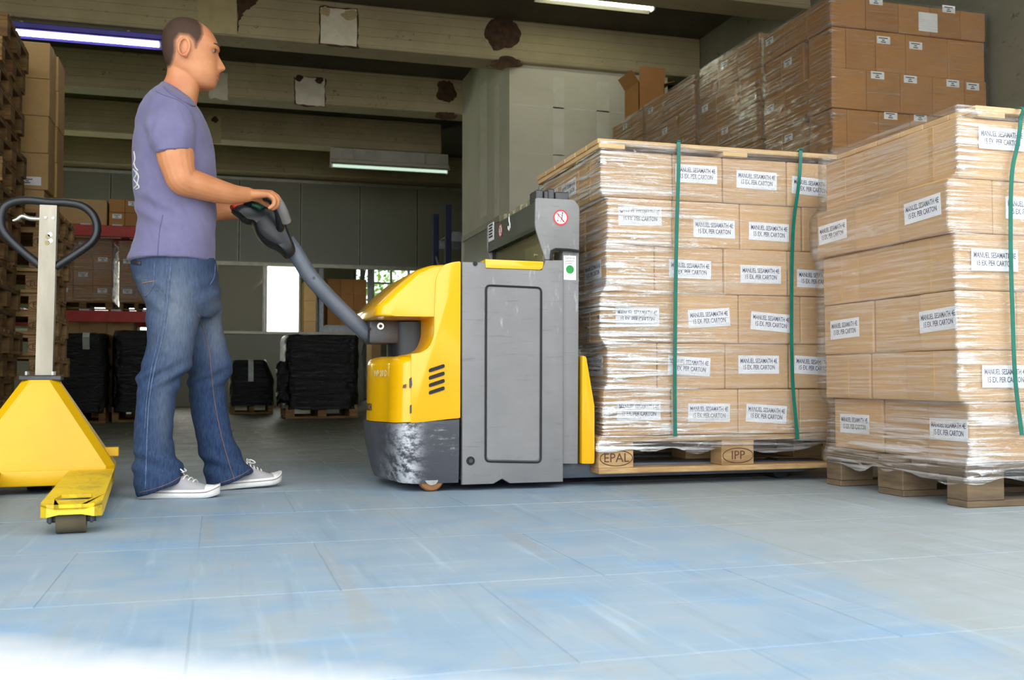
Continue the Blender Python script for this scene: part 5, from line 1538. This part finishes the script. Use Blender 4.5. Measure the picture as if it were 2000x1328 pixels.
def mat_skin():
    t = NT('skin')
    v = t.coords((1, 1, 1), which='World')
    n = t.noise(18, 4, .6, v); m = t.noise(160, 2, .5, v)
    col = t.ramp(n, [(.3, srgb(204, 140, 96)), (.7, srgb(190, 122, 80))])
    at = t.node('ShaderNodeAttribute', attribute_name='flush')
    col = t.mix(at.outputs['Fac'], col, srgb(188, 96, 76))
    b2 = t.node('ShaderNodeAttribute', attribute_name='stubble')
    col = t.mix(t.math('MULTIPLY', b2.outputs['Fac'], .55), col, srgb(126, 92, 72))
    t.set(Base_Color=col, Roughness=.5, Subsurface_Weight=.08, Normal=t.bump(m, .06, .002))
    t.b.inputs['Subsurface Radius'].default_value = (.012, .005, .003)
    return t.m
M['skin'] = mat_skin()
me = remeshed(body, .0034, 2, .5)
fl, stb = [], []
for v in me.vertices:
    x, y = pxy(v.co); f = 0.0; sb_ = 0.0
    if v.co.z > 1.25:
        d = abs(v.co.y - PY)
        f = max(f, .9 * math.exp(-((x - 428) / 7) ** 2 - ((y - 147.5) / 5) ** 2) * math.exp(-(d / .022) ** 2))
        f = max(f, .35 * math.exp(-((x - 362) / 16) ** 2 - ((y - 106) / 19) ** 2) * (1 if d > .075 else 0))
        f = max(f, .35 * math.exp(-((x - 335) / 25) ** 2 - ((y - 165) / 16) ** 2))
        f = max(f, .2 * math.exp(-((x - 436) / 9) ** 2 - ((y - 126) / 9) ** 2))
        sb_ = .45 * math.exp(-((x - 410) / 24) ** 2 - ((y - 158) / 15) ** 2)
    fl.append(f); stb.append(sb_)
for nm, arr in (('flush', fl), ('stubble', stb)):
    a = me.attributes.new(nm, 'FLOAT', 'POINT'); a.data.foreach_set('value', arr)
on_man('body', me, M['skin'])
# hair: close-cropped shell over the scalp, thin towards its edge
hp_ = [(376, 34), (390, 44), (398, 60), (400, 78), (396, 90), (389, 100), (386, 109), (380, 109), (377, 94), (368, 85), (354, 83), (347, 92), (347, 112), (343, 126), (336, 139), (318, 138), (305, 110), (305, 60), (330, 30)]
def inside(p, poly):
    c = False; j = len(poly) - 1
    for i in range(len(poly)):
        (xi, yi), (xj, yj) = poly[i], poly[j]
        if (yi > p[1]) != (yj > p[1]) and p[0] < (xj - xi) * (p[1] - yi) / (yj - yi) + xi: c = not c
        j = i
    return c
def edge_dist(p, poly):
    P = Vector(p); best = 1e9
    for a, b in zip(poly, poly[1:] + poly[:1]):
        A, B = Vector(a), Vector(b); t = max(0, min(1, (P - A).dot(B - A) / (B - A).length_squared)); best = min(best, (A + (B - A) * t - P).length)
    return best
hb = bmesh.new(); ids = {}; dens = []
pside = lambda p: pxy(Vector((p.x, PY, p.z)))
ztop = onY(330, 140, PY).z
hq = {}
for v in me.vertices:
    if v.co.z > ztop and abs(v.co.y - PY) < .1:
        q_ = pside(v.co)
        if inside(q_, hp_): hq[v.index] = min(1, edge_dist(q_, hp_) / 8)
for f_ in me.polygons:
    if all(i in hq for i in f_.vertices):
        vs = []
        for i in f_.vertices:
            if i not in ids:
                v = me.vertices[i]; ids[i] = hb.verts.new(v.co + v.normal * (.0003 + .0018 * hq[i])); dens.append(hq[i])
            vs.append(ids[i])
        hb.faces.new(vs)
t = NT('cropped_hair')
v = t.coords((1, 1, 1), which='World')
at = t.node('ShaderNodeAttribute', attribute_name='hair_cover')
n = t.noise(420, 3, .7, v)
f = t.math('MULTIPLY', t.math('ADD', t.math('MULTIPLY', n, .8), .65), t.math('POWER', at.outputs['Fac'], .75), True)
t.set(Base_Color=t.mix(f, srgb(196, 134, 96), srgb(60, 38, 24)), Roughness=.75, Normal=t.bump(n, .4, .003))
M['hair'] = t.m
hme = to_mesh('hair', hb); a = hme.attributes.new('hair_cover', 'FLOAT', 'POINT'); a.data.foreach_set('value', dens)
on_man('hair', hme, M['hair'])
M['eye_white'] = simple('eye_white', srgb(150, 130, 118), srgb(136, 116, 104), 30, .35)
M['iris'] = simple('iris', srgb(70, 56, 44), srgb(50, 40, 32), 30, .2)
M['brow'] = simple('brow_hair', srgb(84, 58, 42), srgb(66, 44, 32), 80, .8)
for s in (-1, 1):
    c = onY(414.6, 103.5, PY); c.y = PY + s * .0315
    bm = bmesh.new(); bmesh.ops.create_uvsphere(bm, u_segments=20, v_segments=14, radius=.0114); bmesh.ops.translate(bm, verts=bm.verts, vec=c)
    e = on_man('eye', bm, M['eye_white'])
    bm = bmesh.new(); bmesh.ops.create_uvsphere(bm, u_segments=16, v_segments=10, radius=.0088)
    for v in bm.verts: v.co = Vector((v.co.x * .45, v.co.y, v.co.z)) + c + Vector((.0100, s * .001, 0))
    on_man('iris', bm, M['iris'], e)
    # eyelid crease and brow
    bw = [Vector((onY(x, y, PY).x, PY + s * d, onY(x, y, PY).z)) for x, y, d in ((407, 97, .058), (415, 93.5, .049), (423, 92.5, .038), (429.5, 94.5, .022))]
    on_man('eyebrow', tube(catmull(bw, 4), [.0018] + [.0032] * 11 + [.002], 8), M['brow'])
    lid_ = [Vector((onY(x, y, PY).x, PY + s * d, onY(x, y, PY).z)) for x, y, d in ((412, 103.5, .047), (418, 100, .041), (424, 100.5, .034), (426, 103, .025))]
    on_man('upper_eyelid', tube(catmull(lid_, 4), .0022, 8), M['skin'])

# ---- t-shirt
sbm = bmesh.new()
add_loft(sbm, [(317, 161, 382, 204, .072, PY), (309, 169, 385, 212, .10, PY), (296, 180, 391, 221, .150, PY), (281, 197, 400, 236, .185, PY), (270, 220, 407, 250, .198, PY), (263, 245, 413, 266, .200, PY), (259, 278, 419, 291, .195, PY), (258, 315, 422, 325, .186, PY), (258, 350, 423, 362, .180, PY), (260, 380, 423, 395, .176, PY), (265, 405, 423, 415, .174, PY), (268, 435, 422, 440, .176, PY), (262, 470, 421, 478, .182, PY), (251, 500, 420, 506, .187, PY), (248, 510, 420, 516, .187, PY)], 44, 6)
slv = [(300, 200, 372, 192, .07, 3.86), (288, 220, 378, 212, .085, 3.83), (283, 242, 381, 238, .080, 3.79), (287, 264, 381, 262, .076, 3.768), (296, 286, 379, 282, .073, 3.756), (302, 299, 377, 296, .073, 3.75), (303.5, 302, 376, 298, .072, 3.75)]
add_loft(sbm, slv, 30, 5)
add_loft(sbm, slv, 30, 5, mirror=PY)
sme = remeshed(sbm, .0055, 5, .5)
nrm_ = [Vector(v.normal) for v in sme.vertices]
for v, nv_ in zip(sme.vertices, nrm_):      # folds in the cloth
    x, y = pxy(v.co); p = v.co.copy()
    k = .0035 * noise.noise(Vector((p.x * 9, p.y * 7, p.z * 16))) + .002 * noise.noise(Vector((p.x * 30, p.y * 22, p.z * 26 + p.x * 40)))
    k += .006 * math.sin((y - .55 * (x - 260)) * .16) * math.exp(-((y - 410) / 34) ** 2 - ((x - 300) / 60) ** 2)
    k += .004 * math.sin((x + .4 * y) * .22) * math.exp(-((x - 292) / 16) ** 2 - ((y - 250) / 50) ** 2)
    v.co = p + nv_ * k
def mat_cloth(name, c1, c2, weave, bump):
    t = NT(name); v = t.coords((1, 1, 1), which='World')
    n = t.noise(9, 5, .6, v); w = t.noise(weave, 2, .5, v)
    t.set(Base_Color=t.ramp(n, [(.3, c1), (.7, c2)]), Roughness=.92, Specular_IOR_Level=.15, Sheen_Weight=.15, Normal=t.bump(t.math('ADD', w, n), bump, .003))
    return t.m
M['shirt'] = mat_cloth('lilac_cotton', srgb(116, 112, 144), srgb(104, 100, 132), 420, .25)
M['shirt_trim'] = mat_cloth('lilac_rib', srgb(104, 100, 132), srgb(94, 90, 122), 420, .25)
shirt = on_man('t_shirt', sme, M['shirt'])
camo = Vector((0, 0, CAMH))
def traced(me, pts, off=.002):
    """points of a traced line carried onto the surface of a garment"""
    bv = BVHTree.FromPolygons([v.co for v in me.vertices], [p.vertices for p in me.polygons]); out = []
    for x, y in pts:
        h = bv.ray_cast(camo, ray(x, y).normalized())
        if h[0] is not None: out.append(h[0] + h[1] * off)
    return out
def dens2(pts, n=6): return [(p.x, p.y) for p in catmull([(x, y, 0) for x, y in pts], n)]
def stitch(me, pts, r, mat, name, parent, off=.0012):
    L = traced(me, dens2(pts), off)
    if len(L) > 2: on_man(name, tube(L, r, 6), mat, parent)
for pts, r in (([(305, 296), (325, 293), (350, 291), (374, 293)], .0016), ([(320, 170), (334, 183), (352, 194), (372, 205), (380, 207)], .0045), ([(318, 420), (312, 450), (309, 480), (308, 508)], .0014), ([(250, 503), (300, 507), (360, 509), (418, 509)], .0014), ([(304, 178), (320, 186), (350, 197), (372, 218), (379, 240)], .0015)):
    stitch(sme, pts, r, M['shirt_trim'], 'shirt_seam', shirt)
M['print'] = mat_cloth('pale_shirt_print', srgb(206, 204, 196), srgb(190, 188, 184), 300, .2)
for pts in ([(262, 296), (264, 310), (261, 322)], [(261, 330), (267, 340), (262, 350), (268, 360), (262, 368)], [(266, 334), (271, 345), (269, 358), (272, 366), (266, 370)], [(262, 318), (265, 327), (270, 333)]):
    stitch(sme, pts, .0028, M['print'], 'shirt_print', shirt, .0006)

# ---- jeans
jb = bmesh.new()
add_loft(jb, [(260, 496, 418, 500, .165, PY), (257, 515, 423, 518, .172, PY), (260, 540, 427, 545, .175, PY), (269, 562, 430, 572, .168, PY), (284, 590, 430, 600, .150, PY), (310, 612, 415, 622, .115, PY)], 40, 5)
add_loft(jb, [(264, 545, 400, 560, .098, 3.87), (282, 590, 393, 600, .096, 3.87), (286, 640, 384, 650, .090, 3.862), (284, 680, 377, 692, .084, 3.855), (276, 708, 373, 718, .079, 3.85), (268, 742, 355, 744, .074, 3.85), (264, 790, 342, 786, .071, 3.845), (261, 850, 337, 845, .071, 3.84), (260, 898, 345, 888, .073, 3.835), (260, 935, 357, 916, .076, 3.83), (264, 960, 359, 930, .079, 3.83), (267, 971, 356, 938, .079, 3.83)], 32, 5)
add_loft(jb, [(310, 545, 428, 560, .095, 4.03), (335, 590, 433, 600, .095, 4.03), (347, 640, 437, 645, .090, 4.03), (355, 685, 448, 688, .084, 4.03), (362, 715, 456, 720, .079, 4.03), (366, 742, 443, 746, .074, 4.03), (371, 800, 445, 800, .071, 4.04), (384, 858, 456, 850, .071, 4.04), (394, 905, 472, 888, .073, 4.05), (400, 935, 487, 908, .076, 4.05), (405, 956, 495, 921, .078, 4.05)], 32, 5)
jme = remeshed(jb, .006, 5, .5)
nrm_ = [Vector(v.normal) for v in jme.vertices]
for v, nv_ in zip(jme.vertices, nrm_):
    x, y = pxy(v.co); p = v.co.copy()
    k = .004 * noise.noise(Vector((p.x * 9, p.y * 7, p.z * 12))) + .0022 * noise.noise(Vector((p.x * 26, p.y * 22, p.z * 30)))
    near = p.y < PY + .02
    k += .006 * math.sin((y + .55 * x) * .20) * math.exp(-((y - 735) / 26) ** 2) * (1 if x < 380 else .8)
    k += .006 * math.sin((y - .35 * x) * .17) * math.exp(-((y - 905) / 28) ** 2)
    k += .005 * math.sin((y - .8 * x) * .13) * math.exp(-((y - 590) / 40) ** 2 - ((x - 310) / 45) ** 2)
    k += .004 * math.sin((y + .4 * x) * .18) * math.exp(-((y - 585) / 45) ** 2 - ((x - 420) / 30) ** 2)
    v.co = p + nv_ * k
def mat_denim():
    t = NT('denim'); v = t.coords((1, 1, 1), which='World')
    st = t.noise(30, 5, .65, t.coords((5, 5, 1), which='World')); n = t.noise(7, 5, .6, v); tw = t.noise(500, 2, .5, v)
    base = t.ramp(st, [(.3, srgb(36, 51, 80)), (.72, srgb(58, 77, 108))])
    at = t.node('ShaderNodeAttribute', attribute_name='fade')
    f = t.math('MULTIPLY', at.outputs['Fac'], t.math('ADD', t.math('MULTIPLY', n, .8), .5), True)
    col = t.mix(f, base, t.ramp(st, [(.3, srgb(104, 114, 128)), (.7, srgb(126, 132, 140))]))
    t.set(Base_Color=col, Roughness=.9, Specular_IOR_Level=.15, Normal=t.bump(t.math('ADD', tw, st), .3, .003))
    return t.m
M['denim'] = mat_denim()
fade = []
for v in jme.vertices:
    x, y = pxy(v.co)
    f = .8 * math.exp(-((x - 345) / 42) ** 2 - ((y - 610) / 95) ** 2) + .6 * math.exp(-((x - 425) / 24) ** 2 - ((y - 640) / 75) ** 2) + .35 * math.exp(-((x - 318) / 20) ** 2 - ((y - 800) / 70) ** 2) + .3 * math.exp(-((x - 280) / 22) ** 2 - ((y - 560) / 40) ** 2)
    fade.append(min(1, f))
a = jme.attributes.new('fade', 'FLOAT', 'POINT'); a.data.foreach_set('value', fade)
jeans = on_man('jeans', jme, M['denim'])
M['stitch'] = simple('orange_stitching', srgb(150, 108, 88), srgb(116, 90, 84), 60, .8)
M['denim_seam'] = simple('denim_seam', srgb(96, 112, 140), srgb(66, 82, 112), 60, .9)
for pts, r, m_ in (([(386, 612), (400, 650), (409, 690), (414, 740), (420, 790), (432, 850), (446, 900), (458, 938)], .0013, 'stitch'),
                   ([(334, 514), (330, 560), (324, 620), (315, 670), (302, 720), (292, 780), (288, 840), (286, 900), (284, 955)], .0026, 'denim_seam'),
                   ([(327, 514), (324, 560), (318, 620), (308, 670), (296, 720), (287, 780), (283, 840)], .0018, 'denim_seam'),
                   ([(278, 553), (290, 551), (302, 549)], .0022, 'stitch'), ([(302, 514), (301, 540), (298, 562), (284, 580)], .0018, 'denim_seam'),
                   ([(272, 962), (300, 955), (330, 944), (356, 929)], .001, 'stitch'), ([(410, 948), (440, 940), (470, 928), (492, 914)], .001, 'stitch'),
                   ([(420, 516), (418, 540), (410, 556)], .002, 'denim_seam')):
    stitch(jme, pts, r, M[m_], 'jeans_seam', jeans, .0008)
L = traced(jme, [(258, 512), (266, 513), (276, 514)], .002)
if len(L) > 1: on_man('waist_patch', ribbon(L, (0, 0, 1), .014, .003), M['ink_dark'], jeans)

# ---- canvas shoes
M['canvas'] = mat_cloth('grey_canvas', srgb(176, 172, 172), srgb(162, 158, 160), 500, .3)
M['sole'] = simple('white_rubber_sole', srgb(236, 234, 230), srgb(222, 220, 216), 30, .55)
M['lace'] = simple('white_lace', srgb(236, 232, 226), srgb(222, 218, 212), 60, .8)
M['sole_line'] = simple('sole_stripe', srgb(150, 130, 130), srgb(130, 112, 112), 30, .6)
def shoe(heel, toe, label, roll=0.0):
    d = (toe - heel); Ls = d.length; d.normalize(); n_ = Vector((-d.y, d.x, 0))
    r = link('shoe', None, man); r.location = heel - man.location; r['label'] = label
    wd = [(0, .024), (.04, .032), (.15, .035), (.35, .035), (.55, .043), (.7, .048), (.82, .046), (.92, .036), (.98, .02), (1.0, .008)]
    lift = lambda u: .012 * max(0, (u - .8) / .2) ** 2 + roll * max(0, u - .0)
    P = lambda u, s, z: d * (u * Ls) + n_ * s + Vector((0, 0, z + lift(u)))
    wl = lambda u: lerp([a for a, b in wd], [b for a, b in wd], u)
    us = [0, .02, .05, .1, .2, .3, .4, .5, .6, .7, .78, .85, .9, .94, .97, .99, 1.0]
    def outline(k, e): return [(u, wl(u) * k + e) for u in us] + [(u, -wl(u) * k - e) for u in reversed(us)]
    bm = bmesh.new(); rings = []
    for z, e in ((.0, -.002), (.004, .002), (.012, .003), (.026, .003), (.030, .0)):
        rings.append([bm.verts.new(P(u, s, z + (.006 * max(0, (u - .84) / .16) if z > .02 else 0))) for u, s in outline(1, e)])
    m = len(rings[0])
    for a, b in zip(rings, rings[1:]):
        for k in range(m): bm.faces.new((a[k], a[(k + 1) % m], b[(k + 1) % m], b[k]))
    bm.faces.new(list(reversed(rings[0]))); bm.faces.new(rings[-1])
    def put(nm, bm_, mat, par=None):
        me_ = to_mesh(nm, bm_, mat); me_.shade_smooth(); me_.set_sharp_from_angle(angle=R(50)); return link(nm, me_, r)
    put('sole', bm, M['sole'])
    pts = [P(u, -wl(u) * 1 - .0035, .021 + .006 * max(0, (u - .84) / .16)) for u in us[1:]]
    put('sole_stripe', tube(pts, .0014, 5), M['sole_line'])
    hh = [(0, .085), (.05, .095), (.15, .098), (.3, .10), (.42, .094), (.55, .074), (.68, .056), (.8, .044), (.9, .038), (.96, .032), (1.0, .026)]
    def upper(u0, u1, e, n=20):
        bm = bmesh.new(); rr = []
        for k in range(n + 1):
            u = u0 + (u1 - u0) * k / n; w = wl(u) - .002 + e; h = lerp([a for a, b in hh], [b for a, b in hh], u) + e
            rr.append([bm.verts.new(P(u, math.copysign(abs(math.cos(t)) ** .8, math.cos(t)) * w, .022 + max(0, h - .022) * abs(math.sin(t)) ** .8)) for t in [math.pi * q_ / 14 for q_ in range(15)]])
        for a, b in zip(rr, rr[1:]):
            for k in range(14): bm.faces.new((a[k], a[k + 1], b[k + 1], b[k]))
        return bm
    put('canvas_upper', upper(0.0, .995, 0), M['canvas'])
    put('toe_cap', upper(.83, 1.0, .0018, 8), M['sole'])
    for k in range(5):
        u = .46 + .055 * k; h = lerp([a for a, b in hh], [b for a, b in hh], u) + .004
        put('lace', tube(catmull([P(u - .02, -.026, h - .012), P(u, -.008, h), P(u + .015, .012, h), P(u + .03, .026, h - .012)], 3), .0026, 6), M['lace'])
    for s in (-1, 1): put('lace_bow', tube(catmull([P(.47, 0, .096), P(.50, s * .02, .104), P(.56, s * .028, .092), P(.52, s * .012, .09), P(.47, 0, .096)], 4), .0024, 6), M['lace'])
shoe(Vector((-.262, 3.838, 0)), Vector((.012, 3.80, 0)), 'white and grey canvas shoe nearer the camera')
hl = onZ(420, 957, 0)
shoe(Vector((hl.x, 4.035, 0)), Vector((onY(549, 935, 4.10).x, 4.115, 0)), 'white and grey canvas shoe farther from the camera', .012)
